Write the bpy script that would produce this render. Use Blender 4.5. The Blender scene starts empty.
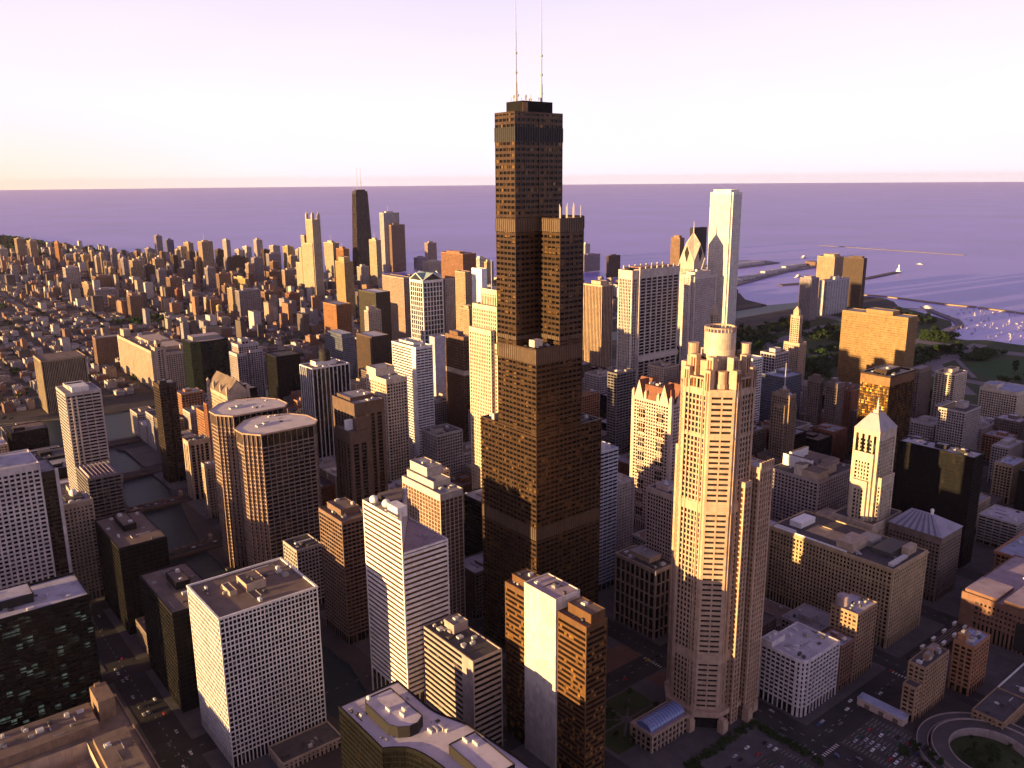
import bpy, math, random
from mathutils import Vector, Matrix
from mathutils.geometry import tessellate_polygon
R = math.radians
rnd = random.Random(7)
S = bpy.context.scene
COL = S.collection

# ------------------------------------------------------------------ camera, sky, sun, exposure
CAM = Vector((-424.6, -487.6, 394.8))
HD, PIT, ROLL, FPX = 0.681118, 0.239339, -0.0081081, 838.4
fw = Vector((math.sin(HD)*math.cos(PIT), math.cos(HD)*math.cos(PIT), -math.sin(PIT)))
rt = Vector((math.cos(HD), -math.sin(HD), 0)); up = rt.cross(fw)
c_, s_ = math.cos(ROLL), math.sin(ROLL)
r2, u2 = rt*c_+up*s_, up*c_-rt*s_
cam = bpy.data.cameras.new("camera"); camo = bpy.data.objects.new("camera", cam); COL.objects.link(camo)
m = Matrix((r2, u2, -fw)).transposed().to_4x4(); m.translation = CAM
camo.matrix_world = m
cam.sensor_width = 36; cam.lens = FPX*36/1024; cam.clip_start = 1; cam.clip_end = 300000
S.camera = camo

SUN_AZ, SUN_EL = 277.0, 5.2
W = bpy.data.worlds.new("World"); S.world = W; W.use_nodes = True
nt = W.node_tree; nt.nodes.clear()
wo = nt.nodes.new("ShaderNodeOutputWorld"); bg = nt.nodes.new("ShaderNodeBackground")
sky = nt.nodes.new("ShaderNodeTexSky"); sky.sky_type = 'NISHITA'; sky.sun_disc = False
sky.sun_elevation = R(SUN_EL); sky.sun_rotation = R(SUN_AZ); sky.altitude = 300
sky.air_density = 1.2; sky.dust_density = 2.5; sky.ozone_density = 2.0
tc = nt.nodes.new("ShaderNodeTexCoord"); sx = nt.nodes.new("ShaderNodeSeparateXYZ"); nt.links.new(tc.outputs["Generated"], sx.inputs[0])
hz = nt.nodes.new("ShaderNodeValToRGB"); nt.links.new(sx.outputs[2], hz.inputs[0])      # evening haze: bright low down, violet and dim overhead
SKYR = [(0, (1.0, .91, .98)), (.08, (.97, .87, 1.0)), (.2, (.82, .71, .92)), (.32, (.36, .28, .50)), (1, (.10, .07, .17))]
while len(hz.color_ramp.elements) < len(SKYR): hz.color_ramp.elements.new(.5)
for q, (ps, cc) in zip(hz.color_ramp.elements, SKYR): q.position = ps; q.color = (*cc, 1)
hm = nt.nodes.new("ShaderNodeMix"); hm.data_type = 'RGBA'; hm.blend_type = 'MULTIPLY'; hm.inputs[0].default_value = 1; hm.inputs[7].default_value = (8.6, 8.6, 8.6, 1)
cn = nt.nodes.new("ShaderNodeTexNoise"); cn.inputs["Scale"].default_value = 2.2; cn.inputs["Detail"].default_value = 6
cm = nt.nodes.new("ShaderNodeMapping"); cm.inputs["Scale"].default_value = (1, 1, 3.5); nt.links.new(tc.outputs["Generated"], cm.inputs[0]); nt.links.new(cm.outputs[0], cn.inputs["Vector"])
cr = nt.nodes.new("ShaderNodeValToRGB"); cr.color_ramp.elements[0].position = .3; cr.color_ramp.elements[0].color = (.93, .92, .945, 1); cr.color_ramp.elements[1].position = .7; cr.color_ramp.elements[1].color = (1, 1, 1, 1)
cx_ = nt.nodes.new("ShaderNodeMix"); cx_.data_type = 'RGBA'; cx_.blend_type = 'MULTIPLY'; cx_.inputs[0].default_value = 1   # thin uneven veil of cloud
nt.links.new(cn.outputs[0], cr.inputs[0]); nt.links.new(hz.outputs[0], cx_.inputs[6]); nt.links.new(cr.outputs[0], cx_.inputs[7]); nt.links.new(cx_.outputs[2], hm.inputs[6])
tint = nt.nodes.new("ShaderNodeMix"); tint.data_type = 'RGBA'; tint.blend_type = 'MIX'; tint.inputs[0].default_value = 0.8
nt.links.new(sky.outputs[0], tint.inputs[6]); nt.links.new(hm.outputs[2], tint.inputs[7])
# sunset glow: the low sky turns warm towards the sun's side
vd = nt.nodes.new("ShaderNodeVectorMath"); vd.operation = 'DOT_PRODUCT'; vd.inputs[1].default_value = (math.sin(R(SUN_AZ)), math.cos(R(SUN_AZ)), 0); nt.links.new(tc.outputs["Generated"], vd.inputs[0])
ga = nt.nodes.new("ShaderNodeMapRange"); ga.inputs[1].default_value = -.35; ga.inputs[2].default_value = .35; ga.inputs[3].default_value = 0; ga.inputs[4].default_value = 1; nt.links.new(vd.outputs["Value"], ga.inputs[0])
gz = nt.nodes.new("ShaderNodeMapRange"); gz.inputs[1].default_value = 0; gz.inputs[2].default_value = .09; gz.inputs[3].default_value = 1; gz.inputs[4].default_value = 0; nt.links.new(sx.outputs[2], gz.inputs[0])
gm = nt.nodes.new("ShaderNodeMath"); gm.operation = 'MULTIPLY'; nt.links.new(ga.outputs[0], gm.inputs[0]); nt.links.new(gz.outputs[0], gm.inputs[1])
gx = nt.nodes.new("ShaderNodeMix"); gx.data_type = 'RGBA'; gx.blend_type = 'MULTIPLY'; gx.inputs[7].default_value = (1, .86, .34, 1)
nt.links.new(gm.outputs[0], gx.inputs[0]); nt.links.new(tint.outputs[2], gx.inputs[6]); nt.links.new(gx.outputs[2], bg.inputs[0])
bg.inputs[1].default_value = 0.062
nt.links.new(bg.outputs[0], wo.inputs[0])

sl = bpy.data.lights.new("sun", 'SUN'); sl.energy = 5.0; sl.angle = R(0.55); sl.color = (1.0, 0.65, 0.27)
so = bpy.data.objects.new("sun", sl); COL.objects.link(so)
sd = Vector((math.sin(R(SUN_AZ))*math.cos(R(SUN_EL)), math.cos(R(SUN_AZ))*math.cos(R(SUN_EL)), math.sin(R(SUN_EL))))
so.rotation_euler = sd.to_track_quat('Z', 'Y').to_euler(); so.location = (-2000, 500, 1500)

vs = S.view_settings; vs.view_transform = 'Standard'; vs.look = 'None'; vs.gamma = 1.0; vs.exposure = 1.42
vs.use_curve_mapping = False
S.cycles.max_bounces = 5; S.cycles.diffuse_bounces = 2; S.cycles.glossy_bounces = 2; S.cycles.transmission_bounces = 1
S.cycles.use_denoising = True; S.cycles.caustics_reflective = False; S.cycles.caustics_refractive = False

# ------------------------------------------------------------------ materials
MATS = {}
def node_mat(name):
    mt = bpy.data.materials.new(name); mt.use_nodes = True
    t = mt.node_tree; b = t.nodes["Principled BSDF"]; MATS[name] = mt
    return mt, t, b, t.links.new
def geo_pos(t): return t.nodes.new("ShaderNodeNewGeometry")
def noise(t, vec, scale, detail=4, rough=.6):
    n = t.nodes.new("ShaderNodeTexNoise"); n.inputs["Scale"].default_value = scale
    n.inputs["Detail"].default_value = detail; n.inputs["Roughness"].default_value = rough
    t.links.new(vec, n.inputs["Vector"]); return n
def ramp(t, fac, stops):
    r = t.nodes.new("ShaderNodeValToRGB"); e = r.color_ramp.elements
    while len(e) < len(stops): e.new(.5)
    for q, (p, c) in zip(e, stops): q.position = p; q.color = (*c, 1)
    t.links.new(fac, r.inputs[0]); return r
def mul(c, k): return tuple(min(1, a*k) for a in c)
def wall(name, col, rough=.75, metal=0.0, var=.16, spec=.3):
    """stone, concrete or metal cladding: mottled, streaked from top to bottom, floor by floor a little uneven"""
    if name in MATS: return MATS[name]
    mt, t, b, L = node_mat(name)
    g = geo_pos(t)
    mp = t.nodes.new("ShaderNodeMapping"); mp.inputs["Scale"].default_value = (.55, .55, .035)
    L(g.outputs["Position"], mp.inputs[0])
    n1 = noise(t, mp.outputs[0], 1.0, 5); n2 = noise(t, g.outputs["Position"], .05, 3)
    a = t.nodes.new("ShaderNodeMath"); a.operation = 'ADD'; L(n1.outputs[0], a.inputs[0]); L(n2.outputs[0], a.inputs[1])
    h = t.nodes.new("ShaderNodeMath"); h.operation = 'MULTIPLY'; h.inputs[1].default_value = .5; L(a.outputs[0], h.inputs[0])
    r = ramp(t, h.outputs[0], [(.3, mul(col, 1-var*1.9)), (.5, col), (.7, mul(col, 1+var*.8))])
    pv = t.nodes.new("ShaderNodeVectorMath"); pv.operation = 'MULTIPLY'; pv.inputs[1].default_value = (.29, .29, .27); L(g.outputs["Position"], pv.inputs[0])
    pf = t.nodes.new("ShaderNodeVectorMath"); pf.operation = 'FLOOR'; L(pv.outputs[0], pf.inputs[0])
    pw_ = t.nodes.new("ShaderNodeTexWhiteNoise"); pw_.noise_dimensions = '3D'; L(pf.outputs[0], pw_.inputs["Vector"])     # each panel its own tone
    pr = t.nodes.new("ShaderNodeMapRange"); pr.inputs[3].default_value = .84; pr.inputs[4].default_value = 1.08; L(pw_.outputs["Value"], pr.inputs[0])
    pm = t.nodes.new("ShaderNodeVectorMath"); pm.operation = 'SCALE'; L(r.outputs[0], pm.inputs[0]); L(pr.outputs[0], pm.inputs["Scale"])
    L(pm.outputs[0], b.inputs["Base Color"])
    b.inputs["Roughness"].default_value = rough; b.inputs["Metallic"].default_value = metal
    b.inputs["Specular IOR Level"].default_value = spec
    return mt
def glass(name, dark, light, bay, fl, frac=.22, rough=.16, metal=0.0, tilt=.05, spec=.3, lit=0.0, litcol=(1, .72, .35), lits=1.2):
    """window bands: every pane its own tone (blinds, furniture, tilt of the pane; orange and gold panes paint in sunset reflections)"""
    if name in MATS: return MATS[name]
    mt, t, b, L = node_mat(name)
    g = geo_pos(t)
    v = t.nodes.new("ShaderNodeVectorMath"); v.operation = 'MULTIPLY_ADD'
    v.inputs[1].default_value = (1/bay, 1/bay, 1/fl); v.inputs[2].default_value = (.37, .37, .03)
    L(g.outputs["Position"], v.inputs[0])
    f = t.nodes.new("ShaderNodeVectorMath"); f.operation = 'FLOOR'; L(v.outputs[0], f.inputs[0])
    w = t.nodes.new("ShaderNodeTexWhiteNoise"); w.noise_dimensions = '3D'; L(f.outputs[0], w.inputs["Vector"])
    r = ramp(t, w.outputs["Value"], [(0, dark), (1-frac*1.2, mul(dark, 1.7)), (1-frac*.6, light), (1, mul(light, .6))])
    L(r.outputs[0], b.inputs["Base Color"])
    s = t.nodes.new("ShaderNodeVectorMath"); s.operation = 'SUBTRACT'; s.inputs[1].default_value = (.5, .5, .5)
    L(w.outputs["Color"], s.inputs[0])
    k = t.nodes.new("ShaderNodeVectorMath"); k.operation = 'MULTIPLY_ADD'; k.inputs[1].default_value = (tilt,)*3
    L(s.outputs[0], k.inputs[0]); L(g.outputs["Normal"], k.inputs[2])
    n = t.nodes.new("ShaderNodeVectorMath"); n.operation = 'NORMALIZE'; L(k.outputs[0], n.inputs[0])
    L(n.outputs[0], b.inputs["Normal"])
    b.inputs["Roughness"].default_value = rough; b.inputs["Metallic"].default_value = metal; b.inputs["Specular IOR Level"].default_value = spec
    if lit > 0:
        c = t.nodes.new("ShaderNodeMath"); c.operation = 'GREATER_THAN'; c.inputs[1].default_value = 1-lit
        sx = t.nodes.new("ShaderNodeSeparateColor"); L(w.outputs["Color"], sx.inputs[0]); L(sx.outputs[1], c.inputs[0])
        mm = t.nodes.new("ShaderNodeMath"); mm.operation = 'MULTIPLY'; mm.inputs[1].default_value = lits; L(c.outputs[0], mm.inputs[0])
        mk = t.nodes.new("ShaderNodeMath"); mk.operation = 'MULTIPLY'; L(mm.outputs[0], mk.inputs[0]); L(sx.outputs[2], mk.inputs[1])
        b.inputs["Emission Color"].default_value = (*litcol, 1); L(mk.outputs[0], b.inputs["Emission Strength"])
    return mt
def rooftop(name, col, var=.3):
    if name in MATS: return MATS[name]
    mt, t, b, L = node_mat(name)
    g = geo_pos(t)
    n1 = noise(t, g.outputs["Position"], .09, 6, .65); n2 = noise(t, g.outputs["Position"], .9, 2)
    a = t.nodes.new("ShaderNodeMath"); a.operation = 'MULTIPLY_ADD'; a.inputs[1].default_value = .3
    L(n2.outputs[0], a.inputs[0]); L(n1.outputs[0], a.inputs[2])
    r = ramp(t, a.outputs[0], [(.40, mul(col, 1-var*2)), (.52, mul(col, .86)), (.6, col), (.8, mul(col, 1+var*.8))])
    L(r.outputs[0], b.inputs["Base Color"]); b.inputs["Roughness"].default_value = .9; b.inputs["Specular IOR Level"].default_value = .15
    return mt
def plain(name, col, rough=.6, metal=0, emit=0):
    if name in MATS: return MATS[name]
    mt, t, b, L = node_mat(name)
    g = geo_pos(t); n = noise(t, g.outputs["Position"], .4, 3)
    r = ramp(t, n.outputs[0], [(.3, mul(col, .88)), (.7, mul(col, 1.08))]); L(r.outputs[0], b.inputs["Base Color"])
    b.inputs["Roughness"].default_value = rough; b.inputs["Metallic"].default_value = metal
    if max(col) < .05 and rough > .5: b.inputs["Specular IOR Level"].default_value = .1
    if emit: b.inputs["Emission Color"].default_value = (*col, 1); b.inputs["Emission Strength"].default_value = emit
    return mt
ROOF = dict(roof_grey=(.27, .25, .25), roof_brown=(.17, .125, .098), roof_pale=(.42, .39, .41), roof_dark=(.085, .075, .075),
            roof_tan=(.42, .34, .26), roof_blue=(.30, .32, .42), roof_white=(.62, .57, .55), roof_mauve=(.37, .29, .30), copper=(.24, .33, .30))
for k, c in ROOF.items(): rooftop(k, c)
G_DARK = dict(dark=(.005, .005, .006), light=(.09, .075, .065), frac=.14)

# style: wall colour, glass kwargs, bay, floor, pier width, spandrel height, pier depth, spandrel depth, top band, base height, corner post
def st(wallm, gl, bay, fl, pw, sh, pd, sdp, top=2, base=7, cp=1.0): return dict(w=wallm, g=gl, bay=bay, fl=fl, pw=pw, sh=sh, pd=pd, sd=sdp, top=top, base=base, cp=cp)
def g(key, bay, fl, **k):
    a = dict(G_DARK); a.update(k); return glass('glass_'+key, bay=bay, fl=fl, **a)
WHITE = wall('white_concrete', (.72, .68, .64)); CREAM = wall('cream_stone', (.62, .52, .40)); TAN = wall('tan_stone', (.45, .345, .255))
GREYS = wall('grey_stone', (.42, .37, .345)); BROWN = wall('brown_granite', (.20, .125, .09)); DKBR = wall('dark_brown_metal', (.06, .042, .032), .6, .1, .16, .15)
BLACK = wall('black_steel', (.012, .011, .011), .6, 0, .25, .08); PINK = wall('pink_granite', (.56, .42, .34)); RED = wall('red_brick', (.28, .12, .075))
ORANGE = wall('orange_brick', (.36, .175, .09)); TBRICK = wall('tan_brick', (.34, .22, .135)); GOLD = wall('gold_panel', (.27, .165, .07), .55, .15)
MARBLE = wall('white_marble', (.70, .66, .61), .55); BRONZE = wall('bronze_metal', (.24, .125, .06), .4, .55); GRAN = wall('warm_granite', (.42, .285, .205))
YGRAN = wall('yellow_granite', (.60, .46, .30)); BLUEW = wall('blue_metal', (.16, .17, .21), .35, .4); MROSE = wall('mauve_stone', (.40, .31, .30))
DKGRN = wall('dark_green_metal', (.014, .018, .016), .6, 0, .16, .08); DKTAN = wall('sooty_stone', (.25, .175, .12)); GST = wall('gilded_stone', (.46, .335, .20))
STY = dict(
 white_grid=st(WHITE, g('wg', 2.75, 3.8, frac=.05, dark=(.006,.006,.007)), 2.75, 3.8, .72, 1.0, .42, .34, 0, 9, .9),
 white_bands=st(WHITE, g('wb', 3, 3.7, light=(.3, .2, .1)), 6, 3.75, .25, 1.95, .7, .78, 3, 8, 1.0),
 wedge_bands=st(WHITE, g('wdb', 3, 3.9, dark=(.05, .024, .009), light=(.12, .06, .022), frac=.15, rough=.25), 40, 3.9, 0, 2.05, .5, .5, 2.0, 24, 1.0),  # orange-brown glass colour stands in for the reflected sunset
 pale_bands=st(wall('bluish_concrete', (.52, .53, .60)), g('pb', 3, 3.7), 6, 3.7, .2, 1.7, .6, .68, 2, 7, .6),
 grey_bands=st(GREYS, g('gb', 3, 3.6, frac=.06), 9, 3.6, .6, 1.7, .6, .72, 3, 7, 1.4),
 grey_lowbands=st(GREYS, g('glb', 4, 3.2), 8, 3.2, .5, 1.4, .7, .8, 1.4, 4, .8),
 dark_bands=st(wall('dim_grey', (.17, .15, .15)), g('db', 3, 3.8), 6, 3.8, .6, 1.5, .4, .48, 2, 6, .8),
 tan_bands=st(wall('grey_tan_concrete', (.36, .29, .26)), g('tb', 3, 3.7, frac=.05), 40, 4.4, 0, 1.95, .5, .5, 1.5, 5, .8),
 brown_bands=st(BROWN, g('bb', 3, 3.7, light=(.14, .08, .045)), 4, 3.7, .45, 1.5, .45, .55, 3, 8, .8),
 bronze_bands=st(BRONZE, g('bzb', 2.2, 3.9, dark=(.03, .017, .009), light=(.8, .4, .1), frac=.16, rough=.3, metal=.8, tilt=.12), 40, 3.9, 0, 1.75, .3, .3, 4, 12, .8),  # bright orange panes are painted sunset reflections
 pale_strips=st(wall('pale_concrete', (.58, .49, .42)), g('ps', 2.4, 3.7, dark=(.10, .05, .025), light=(.2, .11, .055), frac=.3), 4.4, 3.7, .6, .5, .5, .12, 6, 8, .9),
 grey_grid=st(GREYS, g('gg', 3, 3.7), 3.4, 3.7, 1.0, 1.4, .55, .4, 2.5, 6, 1.0),
 octagon=st(wall('umber_granite', (.25, .185, .16)), g('oct', 2.6, 4.0, frac=.05), 5.6, 4.0, .5, 1.0, .9, .8, 0, 9, .6),
 octagon_sunlit=st(GRAN, g('octw', 1.8, 4.0), 3.4, 4.0, .55, 1.15, .9, .7, 0, 9, .5),  # lighter granite painted for the sunlit west side
 masonry_tan=st(TAN, g('mt', 2.8, 3.7), 3.4, 3.7, 1.7, 1.7, .45, .3, 5, 7, 1.6),
 masonry_grey=st(wall('mauve_grey_stone', (.37, .30, .28)), g('mg', 2.8, 3.9), 4.2, 3.9, 1.5, 1.6, .5, .3, 3, 7, 1.8),
 masonry_cream=st(CREAM, g('mc', 2.6, 3.8), 3.5, 3.8, 1.4, 1.5, .5, .35, 6, 7, 1.6),
 masonry_gold=st(GST, g('mgo', 2.6, 3.7), 3.3, 3.7, 1.35, 1.25, .6, .35, 3.5, 9, 2.0),
 masonry_mart=st(TAN, g('mm', 2.6, 3.8), 4.2, 4.0, 2.0, 1.6, .5, .3, 6, 9, 5),
 masonry_darktan=st(DKTAN, g('mdt', 2.2, 3.7), 3.0, 3.7, 1.2, 1.5, .7, .3, 4, 7, 1.6),
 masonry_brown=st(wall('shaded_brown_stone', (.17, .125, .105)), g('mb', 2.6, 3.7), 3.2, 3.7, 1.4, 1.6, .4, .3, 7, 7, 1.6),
 ribs_white=st(wall('white_rib', (.66, .62, .60)), g('rw', 2.2, 3.8, frac=.04), 5.6, 3.8, 1.0, 0, 1.1, .15, 1.2, 10, .9),
 grey_ribs=st(GREYS, g('gr', 2.2, 3.8), 2.8, 3.8, .7, .8, .9, .2, 2, 6, .8),
 lav_ribs=st(wall('pale_mauve_stone', (.50, .42, .41)), g('lr', 2.2, 3.8), 4.2, 3.8, 1.5, 1.2, .8, .2, 5, 7, 1.8),
 tan_ribs=st(wall('tan_rib', (.52, .38, .26)), g('tr', 2.2, 3.9, dark=(.05, .025, .015), light=(.16, .08, .04)), 3.9, 3.9, 1.3, 0, 1.1, .15, 2, 9, 1.2),
 brown_ribs=st(wall('umber_metal', (.20, .11, .06), .5, .3), g('br', 2.2, 3.9), 2.6, 3.9, .7, .9, .7, .2, 6, 7, .9),
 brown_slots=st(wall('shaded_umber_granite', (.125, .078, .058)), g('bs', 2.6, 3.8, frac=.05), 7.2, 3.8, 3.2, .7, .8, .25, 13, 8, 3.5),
 granite_ribs=st(wall('pale_granite', (.53, .455, .40)), g('grr', 2.6, 4.1, frac=.04), 12.6, 5.2, 2.3, 1.4, 1.5, .5, 14, 12, 3),
 cream_granite=st(wall('cream_granite', (.60, .49, .36)), g('cg', 2.2, 4.0, dark=(.07, .045, .03), light=(.25, .14, .07)), 2.9, 4.0, 1.3, 1.5, .5, .3, 5, 9, 1.6),
 white_frame=st(WHITE, g('wf', 3, 4.0, dark=(.02, .028, .04), light=(.16, .12, .1)), 7.6, 9.6, 1.5, 1.4, .7, .8, 5, 8, 2.5),
 stone_bays=st(wall('bay_stone', (.38, .27, .20)), g('sb', 2.2, 4.0), 5.6, 11.0, 1.4, 1.2, .9, .8, 3, 7, 1.8),
 pink_grid=st(wall('pink_concrete', (.48, .36, .32)), g('pg', 2.2, 3.7), 3.0, 3.7, .9, 1.3, .6, .4, 5, 7, 1.2),
 dark_steel=st(wall('soft_black_steel', (.02, .018, .018), .65, 0, .2, .06), g('ds', 2.4, 3.8, frac=.06, light=(.03, .025, .02), spec=.15), 4.5, 3.8, .35, 1.1, .35, .2, 2, 8, .6),
 dark_brown=st(DKBR, g('dkb', 2.4, 3.8, frac=.1), 3.2, 3.8, .5, 1.5, .4, .3, 6, 7, 1.2),
 black_steel=st(BLACK, g('bks', 2.4, 3.9, frac=.08, light=(.025, .018, .014), rough=.3, spec=.12), 4.2, 3.9, .3, 1.0, .35, .2, 2, 8, .6),
 black_lit=st(BLACK, g('bkl', 3.6, 3.8, frac=.08, light=(.03, .034, .032), lit=.14, litcol=(.55, .72, .62), lits=.05), 3.6, 3.8, .25, 1.2, .35, .2, 2, 8, .6),
 black_amber=st(wall('amber_black_steel', (.05, .03, .018), .35, .6), g('ba', 2.3, 3.9, dark=(.05, .026, .01), light=(.5, .24, .05), frac=.42, rough=.34, metal=.8, tilt=.2), 2.3, 3.9, .3, 1.2, .25, .15, 11, 8, .7),  # amber panes colour in the sunset sky they would mirror
 white_pairs=st(wall('rosy_white_concrete', (.56, .50, .49)), g('wp', 2.6, 3.9, light=(.06, .055, .07)), 4.6, 3.9, 1.5, 1.6, .6, .45, 6, 8, 1.5),
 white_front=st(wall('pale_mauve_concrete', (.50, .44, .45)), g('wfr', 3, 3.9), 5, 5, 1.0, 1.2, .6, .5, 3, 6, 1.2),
 white_low=st(wall('cool_white_concrete', (.60, .54, .54)), g('wl', 2.4, 3.8), 4.2, 3.8, .8, 1.4, .7, .6, 2.2, 8, 1.0),
 cream_front=st(CREAM, g('cf', 3, 3.2), 5.2, 3.4, 1.5, 1.2, .9, .8, 3, 6, 1.4),
 blue_glass=st(BLUEW, g('bg', 2.2, 3.8, dark=(.05, .055, .08), light=(.16, .16, .2)), 4, 3.8, .2, 1.7, .25, .3, 2, 6, .5),
 brick_tan=st(TBRICK, g('bt', 1.8, 3.6, light=(.2, .16, .12)), 3.4, 3.6, 1.4, 1.6, .3, .2, 2, 5, 1.2),
 brick_brown=st(wall('brown_brick', (.22, .12, .085)), g('bbr', 1.8, 3.6), 3.4, 3.6, 1.3, 1.6, .3, .2, 2, 5, 1.2),
 brick_orange=st(ORANGE, g('bo', 1.8, 3.7, light=(.16, .1, .07)), 4.2, 3.9, 1.3, 1.5, .35, .22, 3, 6, 1.4),
 redbrown=st(wall('red_brown_brick', (.20, .105, .072)), g('rb', 2.4, 3.8), 3.4, 4.4, 1.6, 2.4, .4, .3, 5, 14, 12),
 apparel=st(wall('olive_tan_stone', (.36, .27, .17)), g('ap', 2.0, 60), 2.6, 50, 1.2, .6, .5, .3, 3, 44, 2),
 slot_tan=st(TAN, g('slt', 2.2, 3.8), 5.0, 3.8, 2.4, .6, .8, .2, 6, 8, 3),
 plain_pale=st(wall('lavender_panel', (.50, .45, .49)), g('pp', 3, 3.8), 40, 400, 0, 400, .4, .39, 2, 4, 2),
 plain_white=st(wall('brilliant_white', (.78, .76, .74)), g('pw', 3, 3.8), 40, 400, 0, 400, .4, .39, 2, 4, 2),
 gold_panel=st(GOLD, g('gp', 2.8, 3.9, dark=(.10, .06, .025), light=(.26, .16, .06), frac=.5, rough=.4, metal=.3), 2.8, 3.9, .45, 1.9, .22, .18, 4, 8, 1.2),
 marble=st(MARBLE, g('ma', 1.5, 4.0, dark=(.16, .14, .13), light=(.3, .26, .23)), 3.0, 4.0, 1.6, 1.9, .5, .2, 6, 9, 3),
 lime_ribs=st(wall('pale_limestone', (.56, .47, .43)), g('lm', 1.6, 4.0), 3.4, 4.0, 1.7, 1.7, .5, .25, 6, 8, 5),
)
def farst(name, col, metal=0, **k):
    col = mul(col, .82)
    d = dict(dark=mul(col, .22), light=mul(col, .7)); d.update(k)
    STY[name] = st(wall('facade_'+name, col, .7, metal), glass('glass_'+name, bay=3.2, fl=3.4, frac=.35, rough=.3, **d), 4.2, 3.4, 1.3, 1.2, .5, .4, 3, 5, 1.6)
farst('far_brown', (.30, .18, .12)); farst('far_dark', (.05, .045, .05)); farst('far_tan', (.50, .36, .23)); farst('far_darkbrown', (.11, .07, .05))
farst('far_grey', (.36, .30, .31)); farst('far_stripes', (.58, .55, .56)); farst('far_darkgreen', (.085, .07, .05)); farst('far_pale', (.55, .46, .40))
farst('far_orange', (.42, .2, .09)); farst('far_yellow', (.50, .34, .16)); farst('far_redbrown', (.34, .17, .10)); farst('far_pink', (.48, .34, .26))
farst('far_cream', (.60, .48, .33)); farst('far_white', (.66, .60, .55)); farst('far_blue', (.18, .17, .24)); farst('far_gold', (.58, .42, .18)); farst('far_whitestone', (.60, .54, .50))
farst('far_browntower', (.34, .22, .15)); farst('far_red', (.32, .13, .075))
STY['far_stripes'].update(bay=14, pw=5)

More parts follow.
